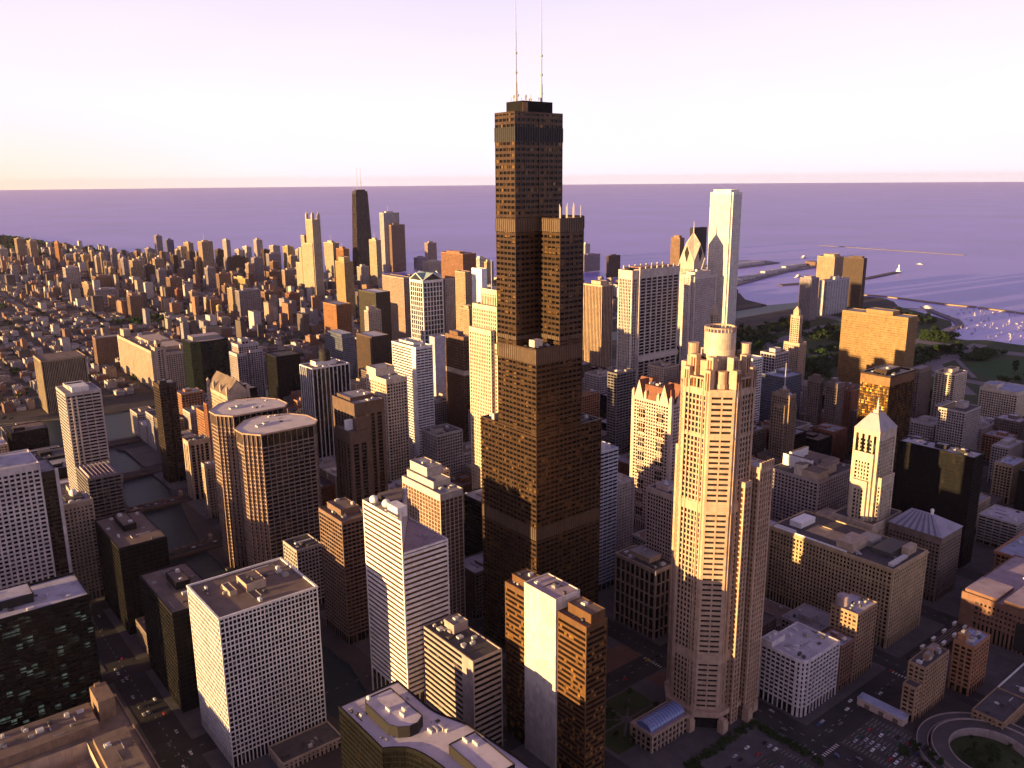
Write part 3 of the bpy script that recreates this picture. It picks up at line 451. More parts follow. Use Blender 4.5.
FAR=[(235, 4263, 34, 57, 87, 'pale'),
 (250, 4058, 17, 79, 56, 'brown'),
 (331, 4377, 36, 68, 125, 'tan'),
 (154, 3072, 27, 38, 34, 'red'),
 (360, 4211, 31, 75, 121, 'tan'),
 (384, 4057, 26, 23, 43, 'pink'),
 (186, 2858, 26, 33, 32, 'brown'),
 (442, 4001, 13, 86, 118, 'orange'),
 (464, 3981, 31, 42, 62, 'pale'),
 (271, 3044, 49, 50, 83, 'pale'),
 (392, 3581, 20, 38, 61, 'brown'),
 (488, 3894, 22, 40, 70, 'tan'),
 (483, 3718, 29, 37, 77, 'tan'),
 (271, 2711, 13, 93, 52, 'tan'),
 (438, 3433, 20, 34, 68, 'dark'),
 (514, 3689, 13, 36, 95, 'tan'),
 (355, 2967, 57, 60, 49, 'brown'),
 (495, 3538, 16, 34, 79, 'pale'),
 (266, 2583, 64, 40, 44, 'grey'),
 (512, 3522, 12, 34, 92, 'tan'),
 (507, 3420, 16, 49, 64, 'tan'),
 (450, 3134, 19, 30, 64, 'tan'),
 (608, 3719, 22, 34, 97, 'grey'),
 (658, 3796, 18, 34, 61, 'pale'),
 (541, 3336, 20, 31, 68, 'brown'),
 (465, 2989, 18, 42, 108, 'grey'),
 (260, 2165, 37, 31, 66, 'brown'),
 (510, 3034, 38, 48, 95, 'tan'),
 (748, 3841, 19, 50, 67, 'brown'),
 (647, 3450, 26, 30, 71, 'cream'),
 (856, 4018, 25, 68, 66, 'grey'),
 (565, 3027, 27, 40, 72, 'dark'),
 (766, 3694, 23, 47, 66, 'tan'),
 (608, 3079, 36, 33, 93, 'tan'),
 (979, 4293, 32, 35, 113, 'grey'),
 (555, 2864, 30, 25, 69, 'grey'),
 (779, 3557, 18, 29, 83, 'brown'),
 (1082, 4454, 39, 35, 78, 'blue'),
 (464, 2436, 40, 42, 81, 'brown'),
 (750, 3298, 21, 40, 83, 'dark'),
 (463, 2373, 20, 20, 47, 'red'),
 (898, 3698, 14, 44, 77, 'tan'),
 (978, 3901, 30, 46, 76, 'cream'),
 (731, 3109, 37, 25, 75, 'grey'),
 (1009, 3871, 25, 75, 95, 'tan'),
 (846, 3376, 27, 40, 90, 'dark'),
 (485, 2292, 20, 29, 46, 'tan'),
 (900, 3442, 14, 40, 82, 'grey'),
 (762, 3031, 25, 36, 91, 'brown'),
 (781, 3014, 46, 47, 156, 'tan'),
 (675, 2672, 27, 32, 82, 'grey'),
 (456, 2040, 31, 42, 49, 'brown'),
 (458, 1987, 12, 16, 36, 'gold'),
 (1007, 3465, 29, 39, 84, 'dark'),
 (607, 2370, 42, 28, 89, 'brown'),
 (584, 2263, 24, 27, 60, 'brown'),
 (1152, 3733, 21, 54, 110, 'pale'),
 (909, 3096, 35, 35, 77, 'grey'),
 (896, 3005, 61, 34, 88, 'dark'),
 (507, 1994, 16, 40, 82, 'tan'),
 (1081, 3395, 19, 49, 84, 'pale'),
 (515, 1961, 66, 31, 78, 'grey'),
 (957, 3050, 31, 33, 77, 'brown'),
 (756, 2519, 15, 110, 48, 'gold'),
 (552, 2006, 22, 24, 49, 'tan'),
 (1109, 3368, 24, 48, 98, 'white'),
 (839, 2686, 24, 30, 85, 'pink'),
 (870, 2701, 37, 30, 105, 'grey'),
 (1265, 3625, 32, 38, 110, 'pale'),
 (1168, 3311, 30, 35, 84, 'dark'),
 (647, 2086, 34, 32, 51, 'brown'),
 (1112, 3125, 57, 33, 80, 'grey'),
 (872, 2572, 53, 28, 61, 'brown'),
 (1325, 3567, 37, 49, 80, 'pale'),
 (994, 2814, 26, 30, 74, 'brown'),
 (891, 2473, 56, 26, 74, 'pink'),
 (1194, 3105, 29, 53, 108, 'gold'),
 (705, 2033, 34, 30, 45, 'red'),
 (1114, 2903, 32, 30, 85, 'tan'),
 (1227, 3073, 29, 42, 94, 'pale'),
 (908, 2380, 56, 42, 59, 'brown'),
 (1031, 2595, 26, 18, 71, 'grey'),
 (1148, 2577, 27, 78, 155, 'cream'),
 (1130, 2459, 26, 58, 139, 'orange'),
 (1103, 2278, 34, 30, 85, 'pale'),
 (1209, 2343, 22, 53, 175, 'cream'),
 (1495, 2763, 80, 35, 257, 'whitestone'),
 (1031, 1984, 60, 13, 81, 'brown'),
 (1518, 2741, 70, 43, 205, 'browntower'),
 (1646, 2736, 54, 33, 54, 'grey'),
 (1891, 3023, 54, 27, 93, 'pink'),
 (1571, 2527, 67, 54, 55, 'cream'),
 (1427, 1980, 32, 31, 117, 'white'),
 (1446, 1962, 33, 24, 102, 'cream'),
 (2132, 2162, 98, 13, 74, 'grey'),
 (2523, 2561, 35, 22, 79, 'whitestone'),
 (2045, 1930, 70, 12, 89, 'dark')]
MID=[(88.0, -124.3, 36.0, 36.7, 66, 'g'),
 (125.3, -124.3, 34.3, 36.1, 28.8, 'b'),
 (162.7, -161.7, 36.1, 34.9, 29.4, 'g'),
 (162.7, -124.3, 34.7, 36.8, 18.8, 'g'),
 (-10.7, 79.0, 33.8, 33.6, 46, 'b'),
 (-262, 200, 34, 44, 20, 'b'),
 (-400, 234, 80, 40, 18, 't'),
 (24.7, 79.0, 34.4, 32.8, 80, 'b'),
 (162.7, -57.0, 36.4, 32.7, 110, 'o'),
 (-10.7, 113.7, 34.5, 31.8, 30, 'w'),
 (-46.0, 148.3, 32.6, 32.3, 30, 't'),
 (162.7, -21.7, 35.5, 34.2, 66, 'o'),
 (24.7, 113.7, 32.8, 33.7, 95, 'd'),
 (-10.7, 148.3, 32.9, 32.3, 56, 't'),
 (88.0, 79.0, 37.1, 34.2, 46, 'r'),
 (162.7, 13.7, 36.2, 33.3, 46, 'g'),
 (24.7, 148.3, 34.6, 33.9, 66, 'b'),
 (228.0, -57.0, 37.5, 35.0, 64.0, 'b'),
 (125.3, 79.0, 34.5, 34.1, 80, 'g'),
 (88.0, 113.7, 34.6, 33.6, 80, 'w'),
 (-46.0, 213.0, 32.5, 32.2, 66, 'b'),
 (228.0, -21.7, 37.6, 32.4, 46, 'b'),
 (-10.7, 213.0, 34.0, 34.0, 66, 'b'),
 (267.0, -57.0, 38.1, 33.6, 46, 'b'),
 (125.3, 113.7, 36.8, 32.0, 30, 'd'),
 (162.7, 79.0, 36.9, 32.9, 88.0, 'w'),
 (228.0, 13.7, 38.3, 32.8, 38, 'g'),
 (24.7, 213.0, 32.3, 34.1, 95, 't'),
 (267.0, -21.7, 37.0, 32.4, 30, 't'),
 (162.7, 113.7, 35.6, 31.9, 38, 't'),
 (267.0, 13.7, 37.0, 34.5, 80, 'w'),
 (-400, 372, 80, 40, 24, 'g'),
 (24.7, 247.7, 33.4, 33.3, 46, 'g'),
 (162.7, 148.3, 35.4, 32.6, 56, 'o'),
 (24.7, 282.3, 34.0, 32.9, 56, 'g'),
 (88.0, 247.7, 36.6, 33.2, 56, 'r'),
 (-400, 418, 80, 40, 24, 't'),
 (334.0, 13.7, 38.1, 34.9, 66, 'd'),
 (162.7, 213.0, 34.5, 32.8, 46, 'd'),
 (-46.0, 347.0, 35.0, 34.5, 56, 'r'),
 (125.3, 247.7, 36.0, 32.9, 66, 't'),
 (88.0, 282.3, 36.2, 32.4, 110, 'g'),
 (-10.7, 347.0, 35.2, 32.6, 66, 'w'),
 (162.7, 247.7, 37.1, 31.7, 80, 'o'),
 (375.0, 13.7, 39.6, 32.4, 30, 'o'),
 (125.3, 282.3, 34.6, 33.3, 80, 'g'),
 (334.0, 79.0, 39.3, 31.8, 66, 'o'),
 (-46.0, 381.7, 33.0, 32.8, 56, 'b'),
 (-372, 460, 46, 44, 34, 't'),
 (-320, 460, 46, 44, 56, 'b'),
 (228.0, 213.0, 37.7, 33.4, 30, 'b'),
 (-10.7, 381.7, 32.5, 34.6, 66, 'g'),
 (334.0, 113.7, 38.9, 32.5, 110, 'g'),
 (162.7, 282.3, 34.9, 31.9, 66, 'd'),
 (24.7, 381.7, 34.5, 33.9, 46, 'g'),
 (88.0, 347.0, 36.7, 31.9, 38, 't'),
 (485.0, -124.3, 40.7, 35.1, 56, 't'),
 (-46.0, 416.3, 34.3, 34.1, 88.0, 'b'),
 (375.0, 79.0, 38.9, 33.1, 66, 'r'),
 (228.0, 247.7, 38.5, 33.6, 66, 't'),
 (267.0, 213.0, 37.9, 32.5, 56, 't'),
 (444.0, -21.7, 40.4, 32.8, 56, 't'),
 (334.0, 148.3, 40.5, 34.2, 66, 'g'),
 (125.3, 347.0, 35.8, 34.2, 38, 't'),
 (375.0, 113.7, 39.9, 32.7, 80, 'b'),
 (-372, 512, 46, 44, 34, 'd'),
 (444.0, 13.7, 38.1, 33.8, 64.0, 'g'),
 (-320, 512, 46, 44, 44, 't'),
 (88.0, 381.7, 34.6, 34.5, 46, 'b'),
 (228.0, 282.3, 37.9, 32.1, 80, 'g'),
 (267.0, 247.7, 36.0, 34.1, 56, 'b'),
 (-262, 512, 46, 44, 56, 'g'),
 (162.7, 347.0, 34.7, 32.6, 46, 'w'),
 (375.0, 148.3, 38.4, 32.3, 80, 'w'),
 (-82, 480, 32.1, 38, 30, 'b'),
 (125.3, 381.7, 37.2, 33.7, 38, 'r'),
 (334.0, 213.0, 38.5, 34.1, 38, 'r'),
 (267.0, 282.3, 38.9, 34.1, 80, 'd'),
 (88.0, 416.3, 36.8, 32.3, 66, 'b'),
 (-46.0, 481.0, 34.2, 28.9, 66, 'o'),
 (554.0, -124.3, 36.1, 37.3, 29.4, 't'),
 (162.7, 381.7, 36.1, 34.3, 38, 'd'),
 (-372, 564, 46, 44, 24, 'g'),
 (-10.7, 481.0, 33.3, 30.9, 30, 'd'),
 (444.0, 113.7, 40.8, 32.5, 80, 'b'),
 (-320, 564, 46, 44, 44, 'g'),
 (228.0, 347.0, 37.5, 34.5, 66, 'g'),
 (375.0, 213.0, 38.1, 33.5, 56, 'w'),
 (-262, 564, 46, 44, 44, 't'),
 (24.7, 481.0, 32.4, 29.9, 56, 'd'),
 (-46.0, 512.3, 35.0, 28.4, 95, 't'),
 (485.0, 79.0, 38.8, 32.2, 76.0, 'd'),
 (444.0, 148.3, 38.2, 32.4, 38, 't'),
 (591.3, -124.3, 36.9, 35.5, 18.8, 'b'),
 (334.0, 282.3, 38.9, 34.1, 56, 'g'),
 (-10.7, 512.3, 33.9, 30.6, 30, 'b'),
 (267.0, 347.0, 38.9, 32.3, 95, 't'),
 (228.0, 381.7, 38.5, 31.7, 88.0, 'g'),
 (485.0, 113.7, 38.5, 31.9, 38, 't'),
 (88.0, 481.0, 36.1, 30.7, 66, 'd'),
 (24.7, 512.3, 34.1, 31.2, 95, 'd'),
 (-46.0, 543.7, 35.0, 31.1, 46, 'o'),
 (591.3, -57.0, 34.7, 32.7, 52.8, 'r'),
 (-372, 616, 46, 44, 44, 't'),
 (-320, 616, 46, 44, 24, 'g'),
 (485.0, 148.3, 40.6, 34.2, 70.4, 'd'),
 (375.0, 282.3, 40.7, 32.3, 38, 't'),
 (267.0, 381.7, 38.7, 33.8, 30, 'b'),
 (-10.7, 543.7, 32.8, 30.5, 95, 'w'),
 (-262, 616, 46, 44, 56, 'd'),
 (444.0, 213.0, 38.4, 33.1, 110, 'g'),
 (591.3, -21.7, 36.6, 34.3, 46, 'g'),
 (88.0, 512.3, 35.8, 30.2, 46, 'r'),
 (24.7, 543.7, 34.6, 28.7, 56, 'd'),
 (334.0, 347.0, 40.8, 34.7, 46, 'g'),
 (554.0, 79.0, 34.7, 34.2, 56.3, 'd'),
 (591.3, 13.7, 34.8, 33.6, 56, 'o'),
 (628.7, -57.0, 37.0, 33.8, 42.2, 'g'),
 (444.0, 247.7, 38.2, 33.4, 66, 'r'),
 (267.0, 416.3, 37.6, 31.7, 30, 't'),
 (125.3, 512.3, 36.5, 29.3, 66, 't'),
 (485.0, 213.0, 38.6, 32.6, 38, 't'),
 (554.0, 113.7, 36.8, 32.1, 66, 'w'),
 (88.0, 543.7, 35.8, 29.7, 66, 'g'),
 (-82, 612, 32.5, 38, 30, 't'),
 (628.7, -21.7, 34.6, 35.0, 38.9, 'g'),
 (334.0, 381.7, 38.9, 34.5, 56, 'g'),
 (375.0, 347.0, 40.0, 34.4, 95, 'o'),
 (-46.0, 605.0, 34.8, 31.6, 66, 't'),
 (-372, 668, 46, 44, 44, 'd'),
 (162.7, 512.3, 34.3, 29.2, 95, 'g'),
 (-320, 668, 46, 44, 56, 'd'),
 (444.0, 282.3, 39.3, 33.9, 80, 'r'),
 (591.3, 79.0, 34.3, 32.5, 60.8, 'r'),
 (628.7, 13.7, 35.0, 33.8, 88.0, 'o'),
 (-262, 668, 46, 44, 56, 'd'),
 (554.0, 148.3, 35.4, 33.3, 56, 'r'),
 (-10.7, 605.0, 35.0, 30.0, 30, 'd'),
 (125.3, 543.7, 37.1, 31.0, 30, 't'),
 (485.0, 247.7, 39.5, 34.1, 46, 'g'),
 (334.0, 416.3, 40.0, 33.6, 46, 'b'),
 (591.3, 113.7, 35.7, 32.4, 51.2, 'b'),
 (375.0, 381.7, 40.4, 33.6, 95, 'd'),
 (24.7, 605.0, 33.7, 29.7, 66, 'g'),
 (-46.0, 636.7, 33.8, 29.3, 95, 'r'),
 (162.7, 543.7, 34.8, 28.8, 56, 'b'),
 (267.0, 481.0, 38.5, 30.5, 95, 'g'),
 (485.0, 282.3, 39.0, 34.3, 46, 'o'),
 (-82, 656, 31.9, 38, 30, 't'),
 (228.0, 512.3, 38.9, 29.4, 76.0, 'g'),
 (-10.7, 636.7, 34.2, 30.4, 46, 'g'),
 (591.3, 148.3, 36.4, 32.8, 51.2, 'd'),
 (554.0, 213.0, 36.8, 32.5, 56, 'g'),
 (444.0, 347.0, 38.6, 33.0, 38, 'd'),
 (375.0, 416.3, 38.8, 33.5, 38, 'd'),
 (88.0, 605.0, 35.9, 29.0, 80, 'r'),
 (-372, 720, 46, 44, 24, 't'),
 (740.0, -161.7, 45.3, 36.6, 110, 'b'),
 (24.7, 636.7, 32.6, 28.8, 38, 'r'),
 (-320, 720, 46, 44, 24, 'd'),
 (267.0, 512.3, 37.4, 30.2, 80, 'w'),
 (-46.0, 668.3, 34.9, 31.5, 80, 'o'),
 (-262, 720, 46, 44, 44, 't'),
 (228.0, 543.7, 38.3, 29.6, 30, 't'),
 (125.3, 605.0, 35.6, 29.3, 66, 'd'),
 (554.0, 247.7, 34.7, 32.3, 46, 'r'),
 (694.0, 13.7, 45.1, 33.0, 36.8, 'b'),
 (-10.7, 668.3, 34.4, 30.3, 80, 'g'),
 (444.0, 381.7, 38.8, 32.2, 30, 'b'),
 (334.0, 481.0, 39.8, 30.7, 30, 'b'),
 (591.3, 213.0, 35.4, 32.9, 38, 'r'),
 (485.0, 347.0, 40.2, 34.1, 56, 'b'),
 (88.0, 636.7, 34.5, 29.2, 76.0, 'o'),
 (-82, 700, 32.9, 38, 40, 'b'),
 (24.7, 668.3, 32.4, 29.7, 30, 'g'),
 (162.7, 605.0, 36.4, 30.2, 80, 'b'),
 (554.0, 282.3, 36.0, 34.0, 110, 'b'),
 (125.3, 636.7, 35.5, 30.6, 38, 't'),
 (444.0, 416.3, 39.5, 32.6, 30, 'r'),
 (694.0, 79.0, 43.8, 32.9, 66, 'b'),
 (591.3, 247.7, 34.4, 34.6, 80, 'g'),
 (334.0, 512.3, 40.1, 31.0, 110, 'd'),
 (375.0, 481.0, 39.8, 30.4, 95, 'b'),
 (485.0, 381.7, 38.6, 32.9, 66, 'd'),
 (-320, 772, 46, 44, 56, 't'),
 (88.0, 668.3, 35.1, 29.2, 56, 'r'),
 (740.0, 13.7, 43.6, 32.8, 56, 'g'),
 (162.7, 636.7, 36.8, 31.5, 56, 'b'),
 (694.0, 113.7, 45.0, 32.1, 95, 'r'),
 (-262, 772, 46, 44, 24, 'b'),
 (228.0, 605.0, 37.2, 28.8, 30, 'd'),
 (591.3, 282.3, 36.3, 32.4, 46, 'b'),
 (-46.0, 730.0, 32.6, 31.3, 66, 'w'),
 (-82, 744, 31.4, 38, 55, 'b'),
 (125.3, 668.3, 34.7, 29.0, 30, 'o'),
 (334.0, 543.7, 38.8, 29.1, 95, 'g'),
 (375.0, 512.3, 38.6, 30.3, 95, 'd'),
 (485.0, 416.3, 38.3, 34.6, 95, 'g'),
 (628.7, 247.7, 35.2, 32.4, 38, 'g'),
 (-10.7, 730.0, 32.9, 31.0, 46, 'b'),
 (554.0, 347.0, 36.0, 32.8, 110, 't'),
 (694.0, 148.3, 45.6, 32.2, 46, 'r'),
 (814.0, -124.3, 31.1, 36.2, 76.0, 't'),
 (267.0, 605.0, 38.6, 29.5, 30, 'd'),
 (740.0, 79.0, 45.6, 32.0, 56, 'b'),
 (162.7, 668.3, 36.7, 31.5, 46, 'r'),
 (24.7, 730.0, 33.3, 30.7, 88.0, 'd'),
 (228.0, 636.7, 38.5, 30.0, 56, 'd'),
 (444.0, 481.0, 39.2, 30.8, 110, 'o'),
 (628.7, 282.3, 35.8, 34.3, 110, 'w'),
 (375.0, 543.7, 38.5, 29.2, 95, 'g'),
 (-46.0, 761.7, 32.8, 29.1, 88.0, 'o'),
 (740.0, 113.7, 45.2, 33.5, 66, 't'),
 (814.0, -57.0, 30.8, 34.9, 38, 'o'),
 (591.3, 347.0, 34.9, 32.5, 46, 't'),
 (-320, 824, 46, 44, 44, 'g'),
 (-10.7, 761.7, 33.5, 30.9, 76.0, 'g'),
 (267.0, 636.7, 36.5, 29.0, 38, 'b'),
 (-82, 788, 29.3, 38, 55, 'g'),
 (88.0, 730.0, 37.0, 28.7, 30, 'b'),
 (-262, 824, 46, 44, 56, 'd'),
 (846.3, -124.3, 30.8, 34.7, 80, 'd'),
 (814.0, -21.7, 30.2, 34.5, 45.1, 'w'),
 (444.0, 512.3, 38.3, 30.3, 56, 'd'),
 (740.0, 148.3, 45.4, 32.5, 66, 'o'),
 (228.0, 668.3, 37.6, 31.3, 56, 't'),
 (24.7, 761.7, 34.0, 31.4, 38, 'd'),
 (485.0, 481.0, 38.8, 28.5, 56, 'd'),
 (334.0, 605.0, 38.4, 29.9, 46, 'g'),
 (-46.0, 793.3, 33.9, 30.5, 76.0, 't'),
 (125.3, 730.0, 36.6, 29.5, 64.0, 'r'),
 (814.0, 13.7, 32.1, 34.5, 66, 'g'),
 (694.0, 247.7, 44.6, 33.3, 56, 'g'),
 (846.3, -57.0, 29.3, 33.7, 56, 'b'),
 (628.7, 347.0, 36.9, 33.0, 56, 'o'),
 (-10.7, 793.3, 32.7, 30.0, 56, 't'),
 (267.0, 668.3, 36.6, 29.9, 46, 'r'),
 (444.0, 543.7, 38.1, 30.8, 46, 'g'),
 (88.0, 761.7, 34.8, 29.8, 30, 'b'),
 (485.0, 512.3, 39.6, 29.7, 46, 'o'),
 (162.7, 730.0, 34.7, 30.8, 66, 't'),
 (878.7, -124.3, 31.4, 36.9, 30, 'g'),
 (846.3, -21.7, 30.2, 32.9, 44.8, 'g'),
 (375.0, 605.0, 40.4, 30.2, 80, 'g'),
 (334.0, 636.7, 40.1, 30.7, 30, 'd'),
 (24.7, 793.3, 33.7, 30.9, 46, 'b'),
 (694.0, 282.3, 43.8, 32.6, 60.8, 'd'),
 (740.0, 213.0, 45.0, 33.4, 30, 't'),
 (814.0, 79.0, 31.4, 33.0, 30, 'w'),
 (-82, 832, 28.6, 38, 30, 'g'),
 (125.3, 761.7, 34.8, 29.8, 48.6, 'b'),
 (846.3, 13.7, 30.6, 34.7, 45.1, 'd'),
 (-320, 876, 46, 44, 44, 'b'),
 (878.7, -57.0, 29.9, 35.1, 42.2, 'r'),
 (-262, 876, 46, 44, 44, 't'),
 (485.0, 543.7, 40.5, 30.2, 95, 'd'),
 (814.0, 113.7, 31.8, 32.9, 46, 'o'),
 (554.0, 481.0, 36.3, 28.3, 46, 'd'),
 (740.0, 247.7, 45.9, 33.2, 51.2, 'g'),
 (375.0, 636.7, 39.7, 30.1, 38, 'd'),
 (162.7, 761.7, 35.2, 30.4, 46, 't'),
 (228.0, 730.0, 37.1, 30.8, 66, 't'),
 (334.0, 668.3, 38.4, 29.8, 56, 'o'),
 (878.7, -21.7, 29.4, 33.6, 35.8, 'o'),
 (814.0, 148.3, 31.8, 33.7, 66, 'b'),
 (694.0, 347.0, 45.1, 33.2, 56, 't'),
 (444.0, 605.0, 39.9, 28.7, 38, 'd'),
 (878.7, 13.7, 30.6, 33.8, 30, 't'),
 (554.0, 512.3, 37.0, 30.5, 56, 'w'),
 (267.0, 730.0, 37.4, 29.1, 80, 'b'),
 (591.3, 481.0, 37.2, 28.5, 38, 't'),
 (375.0, 668.3, 38.4, 31.6, 95, 'g'),
 (846.3, 113.7, 31.5, 32.8, 56, 't'),
 (-82, 876, 28.5, 38, 40, 'g'),
 (228.0, 761.7, 37.1, 29.4, 30, 't'),
 (694.0, 381.7, 44.8, 34.2, 56, 'd'),
 (444.0, 636.7, 39.5, 30.9, 38, 'w'),
 (846.3, 148.3, 30.8, 32.1, 80, 'b'),
 (485.0, 605.0, 40.7, 30.5, 38, 'o'),
 (554.0, 543.7, 36.8, 31.1, 80, 'b'),
 (814.0, 213.0, 29.6, 32.9, 46, 'd'),
 (591.3, 512.3, 35.6, 28.7, 46, 'b'),
 (267.0, 761.7, 38.4, 29.6, 76.0, 'b'),
 (628.7, 481.0, 35.9, 29.1, 38, 'd'),
 (740.0, 347.0, 44.2, 32.4, 46, 'b'),
 (334.0, 730.0, 39.6, 29.4, 66, 't'),
 (878.7, 113.7, 30.0, 34.5, 46, 'd'),
 (694.0, 416.3, 45.3, 33.9, 46, 'r'),
 (814.0, 247.7, 32.2, 32.3, 56, 'w'),
 (444.0, 668.3, 40.2, 30.4, 88.0, 'd'),
 (485.0, 636.7, 40.1, 31.6, 95, 'd'),
 (591.3, 543.7, 35.3, 30.3, 66, 'd'),
 (878.7, 148.3, 31.5, 33.6, 46, 'w'),
 (846.3, 213.0, 31.4, 32.3, 46, 'g'),
 (628.7, 512.3, 36.4, 30.5, 66, 'w'),
 (740.0, 381.7, 43.5, 34.6, 38, 'd'),
 (375.0, 730.0, 38.6, 28.8, 95, 'd'),
 (334.0, 761.7, 40.6, 30.6, 66, 'd'),
 (554.0, 605.0, 34.4, 29.7, 30, 'd'),
 (846.3, 247.7, 29.7, 32.2, 30, 'd')]


NEAR = 1150
def tower(i, rec):
    name, label, x, y, w, d, h, style, o = rec
    s = STY[style]; root = empty(name, (x, y, 0), label, name.replace('_', ' '))
    P = rect(0, 0, w, d); roof = o.get('roof', 'roof_grey'); D = math.hypot(x-CAM.x, y-CAM.y)
    if o.get('notched'):
        q = 4; P = [(q, 0), (w-q, 0), (w-q, q), (w, q), (w, d-q), (w-q, d-q), (w-q, d), (q, d), (q, d-q), (0, d-q), (0, q), (q, q)]
    if o.get('roundcorner'):
        q = 7; P = [(q, 0), (w, 0), (w, d), (0, d), (0, q), (q*.12, q*.5), (q*.4, q*.16)]
    if o.get('notch'):
        P = [(0, 0), (w*.4, 0), (w*.4, 3), (w*.62, 3), (w*.62, 0), (w, 0), (w, d), (0, d)]
    htop = h
    if o.get('shoulders'):
        mass(root, rect(2, 3, w-3, d-3), h-70, h, s, roof); mass(root, rect(0, 0, w, d), 0, h-38, s, roof)
        mass(root, rect(4, -5, w-6, -.1), 0, h-70, s, roof); mass(root, rect(-4.5, 5, -.1, d-5), 0, h-24, s, roof)
        mass(root, rect(8, 10, w-9, d-10), h-.3, h+16, s, roof)
        b = MB()
        for ax in (12, w-13): b.bar((ax, d/2, h+16), (ax, d/2, h+46), .5)
        b.build('spire', 'mast_white', root)
    elif o.get('shoulders2'):
        mass(root, rect(5, 5, w-5, d-5), 0, h+9, s, roof); mass(root, rect(0, 0, w*.4, d*.9), 0, h-6, s, roof); mass(root, rect(w*.5, 0, w, d*.8), 0, h-2, s, roof)
        mass(root, rect(w*.3, d*.3, w*.6, d*.7), h+8.5, h+17, s, roof)
    elif o.get('court'):
        s2 = dict(s); mb = MB(); facade(mb, P, 0, h, s); mb.ring(inset(P, .03), inset(P, 1), h-.9, h+.6)
        mb.prism(inset(P, -.9), h-2.2, h-1.2); mb.prism(inset(P, -.5), h-15.5, h-14.8, cap=False); mb.build('wall', s['w'], root)
        gb = MB(); gb.prism(inset(P, s['pd']), 0, h-.5, cap=False); gb.build('glazing', s['g'], root)
        cx0, cy0, cx1, cy1 = w*.3, d*.44, w*.66, d*.78
        rb = MB(); I = inset(P, 1)
        for q in (rect(1, 1, w-1, cy0), rect(1, cy1, w-1, d-1), rect(1, cy0, cx0, cy1), rect(cx1, cy0, w-1, cy1)): rb.cap(q, h-.6)
        rb.build('roof', roof, root)
        cb = MB(); C = rect(cx0, cy0, cx1, cy1)[::-1]
        cb.prism(C, h-45, h-.5, cap=False); cb.cap(C[::-1], h-45); cb.build('light_court', 'tan_stone', root)
        for (a, b_, c, e, hh, mt) in ((.08, .33, .5, .46, 8, TAN), (.5, .3, .8, .42, 5, 'unit_grey'), (.05, .8, .12, .97, 1.8, 'unit_pale'), (.3, .82, .7, .92, 5, 'white_paint'), (.1, .04, .55, .07, 2, 'unit_pale'), (.35, .12, .9, .26, 4, 'unit_dark'), (.6, .05, .85, .1, 7, TAN)):
            q = MB(); q.box(w*a, d*b_, h-.58, w*c, d*e, h+hh); q.build('penthouse', mt, root)
        q = MB(); q.box(.8, d*.36, h-.55, 2.2, d*.97, h+1.7); q.build('roof_screen', 'white_paint', root)
        units(root, 3, 3, w*.9, d*.4, h-.6, 9, i)
    elif o.get('mart'):
        mass(root, P, 0, h, s, roof); mass(root, rect(-2, -2, 18, 22), 0, h+12, s, roof); mass(root, rect(3, 3, 13, 15), h+11.8, h+24, s, roof)
        for q in ((w*.35, 30, w*.9, 90, 6), (w*.3, 120, w*.9, 200, 5), (6, d-30, 20, d-4, 14), (w-18, 6, w-3, 24, 9)):
            b = MB(); b.box(q[0], q[1], h-.6, q[2], q[3], h+q[4]); b.build('penthouse', TAN, root)
        units(root, 5, 25, w-4, d-20, h-.6, 22, i, 2)
    else:
        if o.get('slab'):
            # two bronze wings with a blank pale slab between them, proud of the front and above the roofs
            y0, y1 = d*.33, d*.72
            mass(root, rect(0, 0, w, y0-.02), 0, h, s, roof); mass(root, rect(0, y1+.02, w, d), 0, h, s, roof)
            b = MB(); b.box(-1.6, y0, 0, w+1.4, y1, h+8.5, 0, 1); b.ring(rect(-1.6, y0, w+1.4, y1), rect(-1, y0+.6, w+.8, y1-.6), h+8.5, h+9.1)
            b.build('core_slab', [wall('pale_panel', (.62, .55, .47)), 'roof_mauve'], root)
            units(root, 2, y0, w-2, y1, h+8.5, 6, 3)
        else:
            mass(root, P, 0, h, s, roof)
        if o.get('cap'):
            b = MB(); q = inset(P, -.35); b.ring(q, inset(P, 1.1), h-.2, h+o['cap']*.9); b.build('cornice', s['w'], root)
    if o.get('wp'):      # solid pier at the south end of the western face
        b = MB(); b.box(-.12, -.12, 4, .5, o['wp'], h+.2); b.build('end_pier', s['w'], root)
        if style == 'tan_bands':
            MB_ = None
    for (a, b_, c, e, hh) in o.get('ph', []):
        q = MB(); x0, y0, x1, y1 = w*a, d*b_, w*c, d*e
        q.box(x0, y0, h-.58, x1, y1, h+hh, 0, 1)
        q.ring(rect(x0-.15, y0-.15, x1+.15, y1+.15), rect(x0+.4, y0+.4, x1-.4, y1-.4), h+hh-.6, h+hh+.5)
        q.build('penthouse', [o.get('phm') or (s['w'] if s['w'] not in (BLACK,) else 'louvre'), roof if roof != 'roof_dark' else 'roof_grey'], root)
        if D < NEAR: units(root, x0, y0, x1, y1, h+hh, 2, i*7+int(a*50))
    if D < NEAR and not o.get('court') and not o.get('steps') and not o.get('sawtooth') and not o.get('gable'):
        units(root, 1.5, 1.5, w-1.5, d-1.5, h-.6, 14 if D < 700 else 7, i)
    # ------- features
    if o.get('bar'):
        b = MB(); b.box(w*.2, d*.5, h, w*.85, d*.54, h+1.2); b.build('roof_screen', 'white_paint', root)
    if o.get('dome'):
        b = MB(); b.cyl(w*.5, d*.45, h+5, h+14, 7, 20); b.dome(w*.5, d*.45, h+14, 7.4, 6, 20); b.bar((w*.5, d*.45, h+20), (w*.5, d*.45, h+25), .5); b.build('dome', 'louvre', root)
